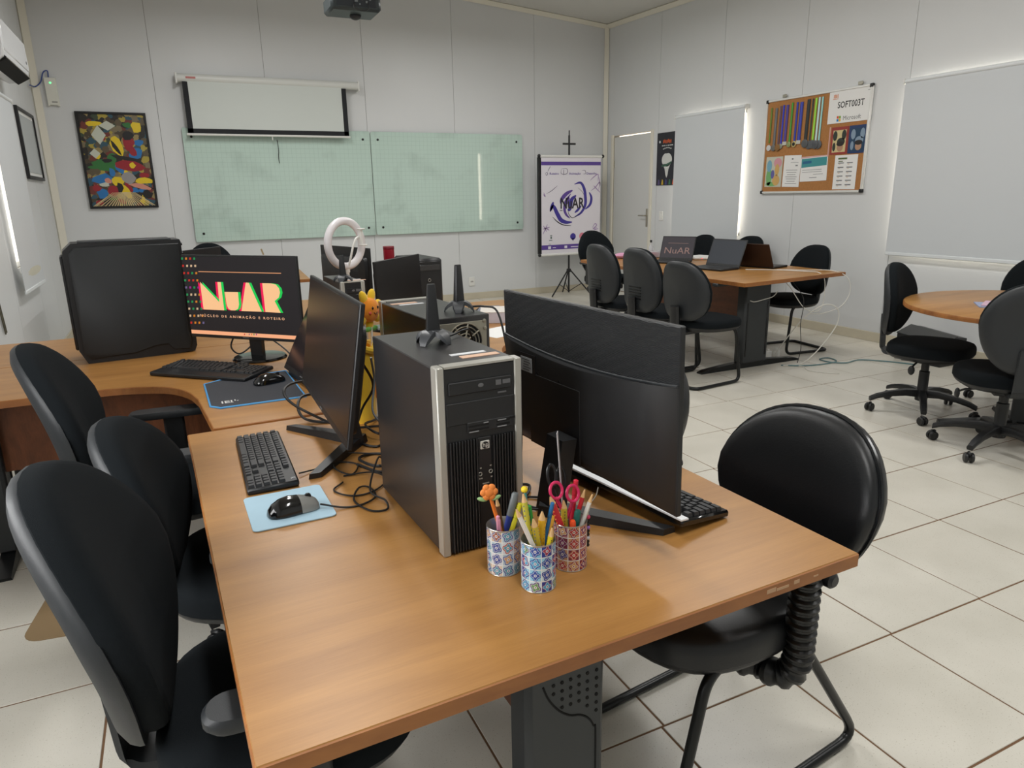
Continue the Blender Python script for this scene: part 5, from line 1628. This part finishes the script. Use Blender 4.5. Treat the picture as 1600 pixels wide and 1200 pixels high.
MB().box((0, 0, 0), (.085, .012, .125), bev=.004).build('plate', WHITEP, t)
for z_ in (0,):
    MB().box((0, -.007, z_), (.04, .003, .022), bev=.001).build('socket', mat('socket_grey', (170, 168, 164), .5), t, ang=0)
tag(MB().box((0, 0, 0), (.018, .0015, .075)).build('tape_strip', mat('tape_tan', (166, 146, 110), .7), None, ang=0, loc=(.963, YB - .002, .79), rot=(0, R(-16), 0)), 'strip of tan tape stuck to the back wall under the glass board', 'tape')

# roll-up banner on a black tripod
t = thing('banner_stand', 'purple and white NuAR banner hanging on a black tripod stand', 'banner', (5.035, 8.72, 0))
BP = mat('banner_white', (226, 222, 230), .45)
PUR = mat('banner_purple', (92, 66, 150), .5)
IND = mat('banner_indigo', (62, 52, 148), .5)
DRK = mat('banner_black', (38, 34, 44), .5)
LIL = mat('banner_lilac', (166, 142, 186), .5)
bz0, bz1, bw = .60, 1.885, .94
b = MB().box((.02, -.03, (bz0 + bz1) / 2), (bw, .0016, bz1 - bz0)).build('banner', BP, t, ang=0)
def bp(u, v, d=.0012): return (.02 + (u - .5) * bw, -.0308 - d, bz0 + (bz1 - bz0) * (1 - v))
def strip(mb, pts, wid, d=.0012, mi=0):
    """tapered brush stroke through points in banner units"""
    P = [Vector((u * bw, v * (bz1 - bz0), 0)) for u, v in pts]
    S_ = spl(P, 6)
    l, r_ = [], []
    for i, p in enumerate(S_):
        tn_ = (S_[min(i + 1, len(S_) - 1)] - S_[max(i - 1, 0)])
        nn = Vector((-tn_.y, tn_.x, 0)).normalized()
        q = wid * math.sin(PI * (i + .6) / (len(S_) + .2)) ** .6 / 2
        l.append(p + nn * q); r_.append(p - nn * q)
    vs = [bp(p.x / bw, p.y / (bz1 - bz0), d) for p in l + r_]
    n = len(l)
    mb.add(vs, [(i, i + 1, n + i + 1, n + i) for i in range(n - 1)], mi)
for v0, v1 in ((.045, .082), (.905, .955)):
    MB().add([bp(0, v0), bp(1, v0), bp(1, v1), bp(0, v1)], [(0, 1, 2, 3)]).build('purple_band', PUR, b, ang=0)
def bx(p):  # sketch pixels of the banner -> banner units
    return ((p[0] - 55) / 665, (p[1] - 55) / 1110)
mb = MB()
for pts, wd in (([(420, 360), (490, 345), (530, 410), (545, 500), (545, 600), (500, 690), (420, 745)], .046), ([(590, 455), (615, 520), (600, 600), (545, 655)], .040), ([(150, 670), (185, 610), (230, 700), (270, 770), (330, 800), (395, 800)], .060), ([(185, 560), (170, 610), (150, 665)], .045), ([(440, 490), (390, 540), (370, 640), (345, 660)], .060), ([(500, 610), (460, 660), (425, 690)], .035)):
    strip(mb, [bx(p) for p in pts], wd)
mb.build('brush_stroke_indigo', IND, b, ang=0)
mb = MB()
for pts, wd in (([(400, 430), (330, 470), (280, 530), (265, 580)], .055), ([(380, 470), (320, 560), (310, 650), (330, 710), (370, 755)], .040), ([(360, 510), (330, 590)], .05)):
    strip(mb, [bx(p) for p in pts], wd, .0010)
mb.build('brush_stroke_purple', PUR, b, ang=0)
mb = MB()
for pts, wd in (([(175, 730), (230, 790), (300, 830), (385, 842)], .014), ([(350, 650), (360, 710), (405, 750), (490, 700)], .010), ([(460, 400), (510, 450), (530, 490)], .005), ([(255, 660), (290, 662)], .010)):
    strip(mb, [bx(p) for p in pts], wd, .0016)
u, v = bx((395, 585))
mb.text('NuAR', .20, 0, bold=.0045, M=tr(*bp(u, v, .0024)) @ STAND @ Matrix.Scale(.75, 4, (1, 0, 0)))
mb.build('black_lettering', DRK, b, ang=0)
mb = MB()
for x_, s in ((195, 'Roteiro'), (425, 'Anima\u00e7\u00e3o'), (615, 'Desenho')):
    u, v = bx((x_, 240))
    mb.text(s, .040, 0, bold=.0008, M=tr(*bp(u, v)) @ STAND @ Matrix.Scale(1.15, 4, (1, 0, 0)))
mb.build('heading_words', PUR, b, ang=0)
mb = MB()
for pts in ([(155, 155), (125, 215)], [(100, 235), (115, 225), (125, 240), (110, 258), (100, 235)], [(275, 185), (335, 185), (335, 240), (275, 240), (275, 185)], [(300, 190), (300, 260)], [(505, 205), (540, 205), (545, 240), (520, 245)], [(110, 465), (170, 430), (230, 375)]):
    strip(mb, [bx(p) for p in pts], .008)
mb.build('line_icons', mat('icon_grey', (100, 92, 120), .5), b, ang=0)
mb = MB()
for pts in ([(600, 320), (640, 280), (690, 250), (690, 330)], [(610, 440), (660, 400), (710, 340), (700, 430)], [(640, 380), (715, 460)], [(700, 280), (715, 380)], [(70, 930), (100, 860), (120, 815)], [(70, 870), (145, 850)], [(75, 830), (110, 900)], [(100, 860), (140, 885)], [(630, 880), (660, 830), (680, 850), (640, 890), (690, 870)], [(650, 900), (700, 890)], [(75, 470), (95, 495), (80, 450)]):
    strip(mb, [bx(p) for p in pts], .014)
mb.build('doodles', LIL, b, ang=0)
mb = MB()
for (x_, y_, r_, mi) in ((407, 970, .045, 0), (512, 970, .048, 1)):
    u, v = bx((x_, y_))
    mb.add([(bp(u, v)[0] + r_ * math.cos(2 * PI * j / 24), bp(u, v)[1], bp(u, v)[2] + r_ * math.sin(2 * PI * j / 24)) for j in range(24)], [list(range(24))], mi)
u, v = bx((407, 1010))
x_, y_, z_ = bp(u, v)
mb.add([(x_ - .02, y_, z_ + .02), (x_ + .02, y_, z_ + .02), (x_, y_, z_ - .02)], [(0, 1, 2)], 0)
mb.build('round_badge', [IND, mat('badge_pink', (222, 130, 150), .5)], b, ang=0)
mb = MB()
for x_, y_, a_, b_ in ((160, 950, .03, .012), (160, 975, .024, .03), (155, 1005, .05, .010), (145, 1050, .04, .006)):
    u, v = bx((x_, y_))
    mb.box(bp(u, v), (a_, .0006, b_))
mb.build('sponsor_mark', mat('mark_green', (90, 110, 104), .6), b, ang=0)
mb = MB()
for x_, a_ in ((142, .045), (325, .045), (560, .03)):
    u, v = bx((x_, 1090))
    mb.box(bp(u, v, .002), (a_, .0006, .035))
for x_, a_ in ((195, .05), (425, .12)):
    u, v = bx((x_, 1092))
    mb.box(bp(u, v, .002), (a_, .0006, .010))
mb.build('footer_icons', mat('footer_white', (230, 226, 238), .5), b, ang=0)
mb = MB()
for z_ in (bz0 - .012, bz1 + .012):
    mb.tube([(.02 - bw / 2 - .03, -.03, z_), (.02 + bw / 2 + .015, -.03, z_)], .018, 10)
mb.build('roller_bar', WHITEP, t)
for z_ in (bz0 - .012, bz1 + .015):
    for s in (-1, 1):
        MB().ell((.02 + s * (bw / 2 + .03), -.03, z_), (.024, .024, .024), 12, 8).build('end_cap', BLACKP, t)
MB().box((.02 - bw / 2 - .015, .0, (bz0 + bz1) / 2), (.05, .035, bz1 - bz0), bev=.004).build('side_cassette', BLACKP, t)
MB().tube([(0, .0, .04), (0, .0, 2.17)], .013, 10).build('pole', SATIN, t)
MB().tube([(0, 0, 2.15), (0, 0, 2.235)], .008, 8).build('top_rod', SATIN, t)
MB().box((0, 0, 2.06), (.20, .02, .025), bev=.004).build('cross_hook', SATIN, t)
MB().lathe([(.012, .33), (.030, .33), (.034, .35), (.030, .375), (.012, .38)], 14).build('collar', BLACKP, t)
for a_ in (198, 318, 78):
    ca, sa = math.cos(R(a_)), math.sin(R(a_))
    MB().tube([(.02 * ca, .02 * sa, .36), (.34 * ca, .34 * sa * .9, .010)], .010, 8).build('leg', SATIN, t)
    MB().tube([(.008 * ca, .008 * sa, .06), (.19 * ca, .19 * sa * .9, .17)], .005, 6).build('brace', SATIN, t)

# projector hanging from the ceiling
t = thing('projector', 'dark projector hanging from the ceiling before the whiteboard', 'projector', (1.655, 6.62, 2.925), 0)
MB().box((0, 0, .075), (.43, .32, .13), bev=.022).build('body', mat('projector_grey', (44, 52, 54), .4), t)
MB().box((.0, -.156, .082), (.34, .012, .085), bev=.003).build('rear_panel', mat('projector_rear', (30, 36, 42), .5), t)
mb = MB()
for x, z_, a, b_ in ((-.10, .10, .03, .014), (-.05, .105, .02, .012), (0, .085, .026, .02), (.05, .10, .02, .014), (.09, .08, .016, .016), (.12, .10, .014, .012), (.03, .06, .012, .012)):
    mb.box((x, -.163, z_), (a, .004, b_), bev=.001)
mb.build('port', mat('port_grey', (120, 126, 128), .4, .4), t, ang=0)
MB().tube(spl([(-.02, -.165, .07), (-.03, -.20, .02), (.03, -.21, -.002), (.09, -.20, .02), (.10, -.165, .08)], 6), .0045, 6).build('lead', CABLE, t)
MB().ell((.03, .02, .005), (.05, .05, .032), 16, 8).build('mount_knob', BLACKP, t)
MB().lathe([(.03, .10), (.045, .10), (.045, .185), (.03, .19)], 20, M=tr(-.1, .0, .08) @ rotx(-90)).build('lens', GLOSSB, t)
MB().tube([(0, 0, .13), (0, 0, cz(1.655, 6.62) - 2.925 - .002)], .02, 10).build('ceiling_pole', WHITEP, t)

# left wall: air conditioner, empty frame, hanging strap
t = thing('air_conditioner', 'white split air conditioner high on the left wall', 'air conditioner', (XL, 6.86, 2.36), 0)
prof = [(.0, .03), (.06, .0), (.15, .01), (.20, .05), (.215, .12), (.212, .28), (.19, .335), (.14, .36), (0, .36)]
MB().loft([[(x * k, y, .18 + (z - .18) * k) for x, z in prof] for y, k in ((-.525, .96), (-.515, 1), (.515, 1), (.525, .96))]).build('body', mat('ac_white', (226, 229, 232), .25), t)
MB().box((.205, 0, .20), (.02, 1.0, .22), bev=.008).build('front_panel', mat('ac_panel', (230, 232, 235), .18), t)
MB().box((0, 0, 0), (.105, .96, .06), M=tr(.155, 0, .040) @ roty(-30), bev=.003).build('air_outlet', DARKIN, t, ang=0)
for q in range(2):
    MB().box((0, 0, 0), (.05, .92, .008), M=tr(.145 + .05 * q, 0, .012 + .026 * q) @ roty(-32), bev=.002).build('louvre', mat('ac_louvre', (206, 206, 202), .3), t)
MB().box((.216, .42, .15), (.002, .03, .02)).build('display', GREYMARK, t, ang=0)
t = thing('picture_frame', 'narrow dark picture frame with grey glass on the left wall', 'picture frame', (XL + .014, 8.20, 1.93), 0)
fr = MB()
for y in (-1, 1): fr.box((0, y * .425, 0), (.028, .03, .62), bev=.003)
for z_ in (-1, 1): fr.box((0, 0, z_ * .295), (.028, .83, .03), bev=.003)
fr.build('frame', SATIN, t)
MB().box((-.004, 0, 0), (.008, .82, .58)).build('mat_board', PAPER, t, ang=0)
MB().box((.002, 0, 0), (.004, .74, .50)).build('glass', mat('frame_glass', (168, 176, 176), .08), t, ang=0)
t = thing('wall_strap', 'thin dark strap hanging by the left wall above the desk', 'strap', (XL + .012, 5.70, .56), 0)
MB().box((0, .0, .13), (.008, .016, .26), M=rotx(12), bev=.002).build('strap', mat('strap_olive', (74, 70, 56), .7), t)
MB().box((0, -.03, .09), (.008, .014, .18), M=rotx(12), bev=.002).build('strap_end', mat('strap_olive_end', (84, 80, 64), .7), t)

# ---------------------------------------------------------------- right wall: poster, switch, cork board
RW = Matrix(((0, 0, -1, 0), (-1, 0, 0, 0), (0, 1, 0, 0), (0, 0, 0, 1)))   # x to the right, y up, z out of the right wall
t = thing('wall_poster', 'narrow black poster with orange title and white bulb drawing beside the door', 'poster', (XR - .006, 7.652, 1.815))
p = MB().box((0, 0, 0), (.415, .65, .008), M=RW).build('print', mat('poster_black', (26, 28, 36), .35, var=.35, vscale=9), t, ang=0)
def put(nm, c, polys, d=.0048, r=.35):
    mb = MB()
    for q in polys: mb.flat(q, d, 0, RW)
    mb.build(nm, col(c, r), p, ang=0)
def oval(cx, cy, a, b_, n=18, w0=0): return [(cx + a * math.cos(2 * PI * j / n), cy + b_ * math.sin(2 * PI * j / n)) for j in range(n)]
mb = MB()
for k in range(7): mb.box((-.075 + .025 * k, .215 + .006 * math.sin(k * 2.0), .0045), (.018, .04, .001), M=RW)
mb.build('orange_title', col((196, 84, 34)), p, ang=0)
mb = MB()
for k, wd in enumerate((.030, .03, .012, .026, .022, .04)): mb.box((-.09 + .038 * k, .165, .0045), (wd, .012, .001), M=RW)
for k in range(6): mb.box((-.07 + .03 * k, .125 + .012 * math.sin(k * .63), .0045), (.022, .012, .001), M=RW)
mb.build('white_title', col((200, 204, 202)), p, ang=0)
put('white_bulb', (206, 208, 204), [oval(.005, -.01, .105, .085), [(-.075, -.06), (.085, -.06), (.045, -.13), (.03, -.20), (.01, -.235), (-.012, -.20), (-.03, -.13)]])
put('green_ribbon', (52, 92, 72), [[(-.10, -.075), (.0, -.062), (.10, -.03), (.10, -.055), (.0, -.088), (-.10, -.098)]], .0054)
put('dark_cap', (40, 42, 44), [oval(.0, .085, .055, .018)], .0054)
put('note_white', (216, 220, 222), [oval(-.15, .215, .015, .016)], .0054)
for k, c in enumerate(((84, 74, 120), (190, 160, 40), (60, 64, 120), (50, 110, 76), (190, 90, 60))):
    put('paint_stroke', c, [[(-.17 + .075 * k, -.318), (-.125 + .075 * k, -.318), (-.135 + .075 * k, -.26), (-.155 + .075 * k, -.25)]], .0050)
t = thing('light_switch', 'white light switch plate below the black poster', 'switch', (XR - .005, 7.735, 1.10))
MB().box((0, 0, 0), (.08, .12, .010), M=RW, bev=.003).build('plate', WHITEP, t)
MB().box((0, .0, .006), (.03, .045, .006), M=RW, bev=.002).build('rocker', WHITEP, t)

t = thing('cork_board', 'cork notice board with an aluminium frame and black corners', 'notice board', (XR - .016, 5.33, 1.84))
CKW, CKH = 1.275, .945
CORK = mat('cork', (170, 118, 68), .9, bump=.3, bscale=160, var=.22, vscale=60)
MB().box((0, 0, -.004), (CKW - .02, CKH - .02, .014), M=RW).build('cork_panel', CORK, t, ang=0)
fr = MB()
for x in (-1, 1): fr.box((x * (CKW / 2 - .011), 0, 0), (.022, CKH, .028), M=RW, bev=.004)
for y in (-1, 1): fr.box((0, y * (CKH / 2 - .011), 0), (CKW - .04, .022, .028), M=RW, bev=.004)
fr.build('aluminium_frame', ALU, t)
for x in (-1, 1):
    for y in (-1, 1):
        MB().box((x * (CKW / 2 - .015), y * (CKH / 2 - .015), .001), (.036, .036, .032), M=RW, bev=.006).build('corner', BLACKP, t)
for x in (-.40, .50):
    MB().box((x, CKH / 2 + .02, .004), (.05, .03, .012), M=RW, bev=.003).build('hanger', METAL, t)
CKX = XR - .016 - .0035           # front of the cork
def on_cork(name, label, cat, y0, y1, z0, z1, m, tilt=0, group=None, th=.0012):
    """thin sheet pinned to the cork; y0 > y1 because the wall runs to the right along -y"""
    t = thing(name, label, cat, (CKX - .002, (y0 + y1) / 2, (z0 + z1) / 2), 0, group)
    t.rotation_euler = (R(tilt), 0, 0)
    s = MB().box((0, 0, 0), (y0 - y1, z1 - z0, th), M=RW).build('sheet', m, t, ang=0)
    return t, s
def marks(parent, nm, m, boxes, d=.0012):
    mb = MB()
    for x, y, a, b_ in boxes: mb.box((x, y, d), (a, b_, .0004), M=RW)
    return mb.build(nm, m, parent, ang=0)
INK = mat('ink_dark', (44, 44, 46), .7)
INKG = mat('ink_grey', (130, 132, 134), .7)
t, s = on_cork('code_sign', 'white sign reading SOFT003T at the top right of the cork board', 'sign', 5.160, 4.683, 2.005, 2.292, PAPER, 0, None, .004)
mb = MB().text('SOFT003T', .080, 0, bold=.0012, M=RW @ tr(.01, .015, .0026) @ Matrix.Scale(.82, 4, (1, 0, 0)))
mb.build('black_code', INK, s, ang=0)
mb = MB().text('Microsoft', .056, 0, RW @ tr(.035, -.105, .0026) @ Matrix.Scale(.9, 4, (1, 0, 0)))
mb.text('\u2022\u2022\u2022\u2022', .03, 0, RW @ tr(.20, .115, .0026))
mb.build('grey_wordmark', mat('wordmark_grey', (104, 104, 106), .6), s, ang=0)
mb = MB()
for k, (x, y) in enumerate(((-.122, -.091), (-.098, -.091), (-.122, -.117), (-.098, -.117))):
    mb.box((x, y, .0026), (.021, .023, .0004), k, RW)
mb.build('four_squares', [col((210, 80, 44)), col((124, 170, 50)), col((40, 130, 200)), col((236, 180, 40))], s, ang=0)
marks(s, 'orange_emblem', col((214, 140, 96)), [(-.185, .10, .008, .03), (-.172, .10, .008, .035), (-.158, .10, .012, .03), (-.142, .10, .008, .035), (-.165, .075, .06, .005)], .0026)
def cover(label, y0, y1, bgc, a, b_):
    t, s = on_cork('record_cover', label, 'picture', y0, y1, 1.722, 1.970, col(bgc, .4), 0, 'two square portrait prints', .003)
    put_ = lambda nm, c, polys, d: MBput(s, nm, c, polys, d)
    put_('backdrop', a, [[(-.075, -.105), (.075, -.105), (.075, .095), (-.075, .095)]], .0018)
    put_('dark_shapes', b_, [oval(-.05, .045, .025, .045), oval(.05, .05, .025, .045), oval(-.055, -.055, .018, .04), oval(.02, -.01, .045, .035)], .0022)
    put_('head', (176, 136, 108), [oval(.015, -.062, .035, .038)], .0026)
    put_('hair', (40, 32, 30), [oval(.015, -.030, .042, .022)], .0030)
def MBput(parent, nm, c, polys, d):
    mb = MB()
    for q in polys: mb.flat(q, d, 0, RW)
    return mb.build(nm, col(c, .4), parent, ang=0)
cover('square print with a red border and a head, under the SOFT003T sign', 5.098, 4.905, (150, 54, 50), (206, 190, 140), (46, 52, 44))
cover('square dark blue print with a head, at the right edge of the cork board', 4.898, 4.700, (34, 56, 100), (30, 62, 90), (130, 150, 170))
tag(MB().box((0, 0, 0), (.014, .27, .0016), M=RW).build('paper_strip', mat('strip_pink', (206, 160, 150), .7), None, ang=0, loc=(CKX - .002, 5.118, 1.842)), 'narrow pink paper strip left of the red bordered print', 'paper strip')
t, s = on_cork('colour_sheet', 'watercolour-like sheet at the lower left of the cork board', 'picture', 5.915, 5.685, 1.436, 1.742, col((196, 196, 180), .5), 1)
MBput(s, 'pink_wash', (210, 150, 160), [oval(.05, .09, .055, .05)], .0012)
MBput(s, 'green_wash', (120, 176, 110), [oval(-.06, -.05, .04, .09), oval(-.02, -.125, .08, .022)], .0014)
MBput(s, 'blue_wash', (120, 170, 190), [oval(-.065, .06, .035, .06)], .0016)
MBput(s, 'tan_wash', (206, 166, 100), [oval(.045, .02, .03, .06), oval(.04, -.085, .05, .055)], .0018)
MBput(s, 'violet_wash', (100, 96, 160), [oval(-.012, -.025, .025, .045)], .0020)
t, s = on_cork('text_sheet', 'white letter with short lines of text pinned on the cork board', 'paper', 5.668, 5.445, 1.432, 1.744, PAPER, 1.5)
marks(s, 'printed_text', INKG, [(.0, .12, .02, .016), (.03, .085, .10, .004), (.06, .055, .03, .012)] + [(.0, .01 - .022 * k, .15 - .02 * (k % 3), .005) for k in range(7)])
t, s = on_cork('certificate', 'certificate with a teal band in the middle of the cork board', 'certificate', 5.441, 5.112, 1.482, 1.722, PAPER, -1)
MBput(s, 'teal_band', (64, 146, 150), [[(-.155, .015), (.155, .025), (.155, .105), (-.155, .100)]], .0012)
MBput(s, 'blue_title', (40, 100, 140), [[(-.14, .05), (-.03, .053), (-.03, .078), (-.14, .075)]], .0016)
MBput(s, 'pink_edge', (214, 160, 160), [[(-.162, .106), (.16, .112), (.16, .119), (-.162, .118)]], .0016)
marks(s, 'printed_text', INKG, [(-.02, -.01, .24, .004), (-.02, -.03, .24, .004), (.06, -.055, .12, .004), (-.0, -.085, .09, .006)])
t, s = on_cork('list_sheet', 'white sheet with two columns of small entries, lower right of the cork board', 'paper', 5.030, 4.775, 1.398, 1.712, PAPER, 0.5)
marks(s, 'printed_columns', INKG, [(-.055 + .10 * c_, .085 - .04 * k, .065, .010) for c_ in range(2) for k in range(6)])
marks(s, 'olive_heading', col((86, 104, 60), .6), [(-.04, .125, .10, .016), (-.06, .10, .05, .008)])
marks(s, 'orange_bullets', col((200, 160, 90), .6), [(-.07 + .10 * c_, .073 - .04 * k, .02, .004) for c_ in range(2) for k in range(6)])
# medals
GM = 'medals hanging on the cork board'
MED = [(5.885, 2.235, 1.885, .022, (92, 116, 40), 'disc', (150, 110, 80), 'olive ribbon'), (5.818, 2.225, 1.850, .034, (96, 98, 100), 'disc', (120, 116, 112), 'wide grey ribbon'), (5.760, 2.240, 1.850, .022, (92, 70, 84), 'disc', (150, 110, 66), 'mauve brown ribbon'),
       (5.722, 2.243, 1.860, .024, (38, 50, 170), 'disc', (150, 156, 140), 'bright blue ribbon next to the mauve one'), (5.672, 2.240, 1.885, .034, (70, 56, 130), 'plate', (210, 208, 196), 'violet striped ribbon'), (5.608, 2.255, 1.870, .024, (60, 136, 44), 'disc', (150, 160, 110), 'plain green ribbon'),
       (5.545, 2.252, 1.870, .024, (40, 56, 150), 'target', (196, 180, 120), 'dark blue ribbon and a black-centred disc'), (5.490, 2.248, 1.885, .042, (52, 60, 150), 'plate', (208, 206, 196), 'broad blue and purple ribbon'), (5.402, 2.262, 1.878, .040, (38, 42, 40), 'hex', (96, 98, 100), 'black ribbon with pale print'), (5.352, 2.262, 1.860, .018, (52, 56, 48), 'hex', (92, 94, 98), 'narrow black ribbon'),
       (5.312, 2.264, 1.866, .026, (140, 196, 60), 'hex', (98, 100, 104), 'lime green ribbon'), (5.272, 2.266, 1.858, .024, (176, 206, 204), 'hex', (90, 92, 96), 'pale aqua ribbon'), (5.236, 2.266, 1.856, .022, (140, 190, 186), 'hex', (94, 96, 100), 'aqua ribbon at the right end')]
for k, (y, zt, zb, wd, rc, kind, mc, nm) in enumerate(MED):
    t = thing('medal', 'medal on a ' + nm, 'medal', (CKX - .004 - .0008 * (k % 3), y, zb), 0, GM)
    sh = -.006
    r = MB().add([(-wd / 2, zt - zb, 0), (wd / 2, zt - zb, 0), (wd / 2 + sh, 0, .001), (-wd / 2 + sh, 0, .001), (-wd / 2, zt - zb, .0015), (wd / 2, zt - zb, .0015), (wd / 2 + sh, 0, .0025), (-wd / 2 + sh, 0, .0025)],
                 [(4, 5, 6, 7), (0, 1, 2, 3), (0, 4, 7, 3), (1, 5, 6, 2), (0, 1, 5, 4), (3, 2, 6, 7)], 0, RW).build('ribbon', col(rc, .6), t, ang=0)
    stripe = MB().add([(-wd * .12, zt - zb, .0018), (wd * .12, zt - zb, .0018), (wd * .12 + sh, 0, .0028), (-wd * .12 + sh, 0, .0028)], [(0, 1, 2, 3)], 0, RW)
    stripe.build('ribbon_stripe', col(tuple(min(255, int(c * 1.25 + 12)) for c in rc), .6), r, ang=0)
    mm = mat('medal_metal_%d' % k, mc, .4, .4)
    if kind == 'plate':
        MB().box((sh, -.018, .004), (.055, .036, .004), M=RW, bev=.001).build('plate', mm, t, ang=0)
    else:
        n = 8 if kind == 'hex' else 24
        rad = .042 if kind == 'hex' else (.030, .032, .034, .026, .03, .027, .03)[k]
        zc_ = -.030 if kind == 'hex' else (-.018 if k != 0 else -.05)
        d_ = MB().lathe([(.001, 0), (rad, 0), (rad, .005), (rad * .9, .006), (.001, .006)], n, M=RW @ tr(sh, zc_, .002 + .0016 * (k % 3))).build('disc', mm if k else mat('medal_white', (206, 206, 206), .4), t)
        if kind == 'target':
            MB().lathe([(.001, 0), (rad * .6, 0), (rad * .6, .0008), (.001, .0008)], 20, M=RW @ tr(sh, zc_, .0085)).build('black_centre', col((28, 30, 30)), d_)

# flat print and marks too small to pick apart stay joined
for o in list(bpy.data.objects):
    b = o.name.split('.')[0]
    if o.type == 'MESH' and o.parent is not None and (b.startswith('shape_') or b in ('drive_marks', 'card_slot', 'slot_print', 'label_print', 'printed_text', 'printed_columns', 'olive_heading', 'orange_bullets', 'orange_emblem', 'doodles', 'line_icons', 'footer_icons', 'sponsor_mark', 'orange_title', 'white_title', 'scuff_marks', 'perforation', 'desktop_icon', 'taskbar_icon', 'subtitle', 'pad_logo', 'green_wash', 'dark_shapes', 'heading_words', 'grille_rib', 'vent_ribs', 'white_bulb', 'black_code', 'grey_wordmark', 'black_lettering', 'letters', 'audio_jack', 'fan_guard', 'brush_stroke_indigo', 'brush_stroke_purple')):
        o['kind'] = 'stuff'
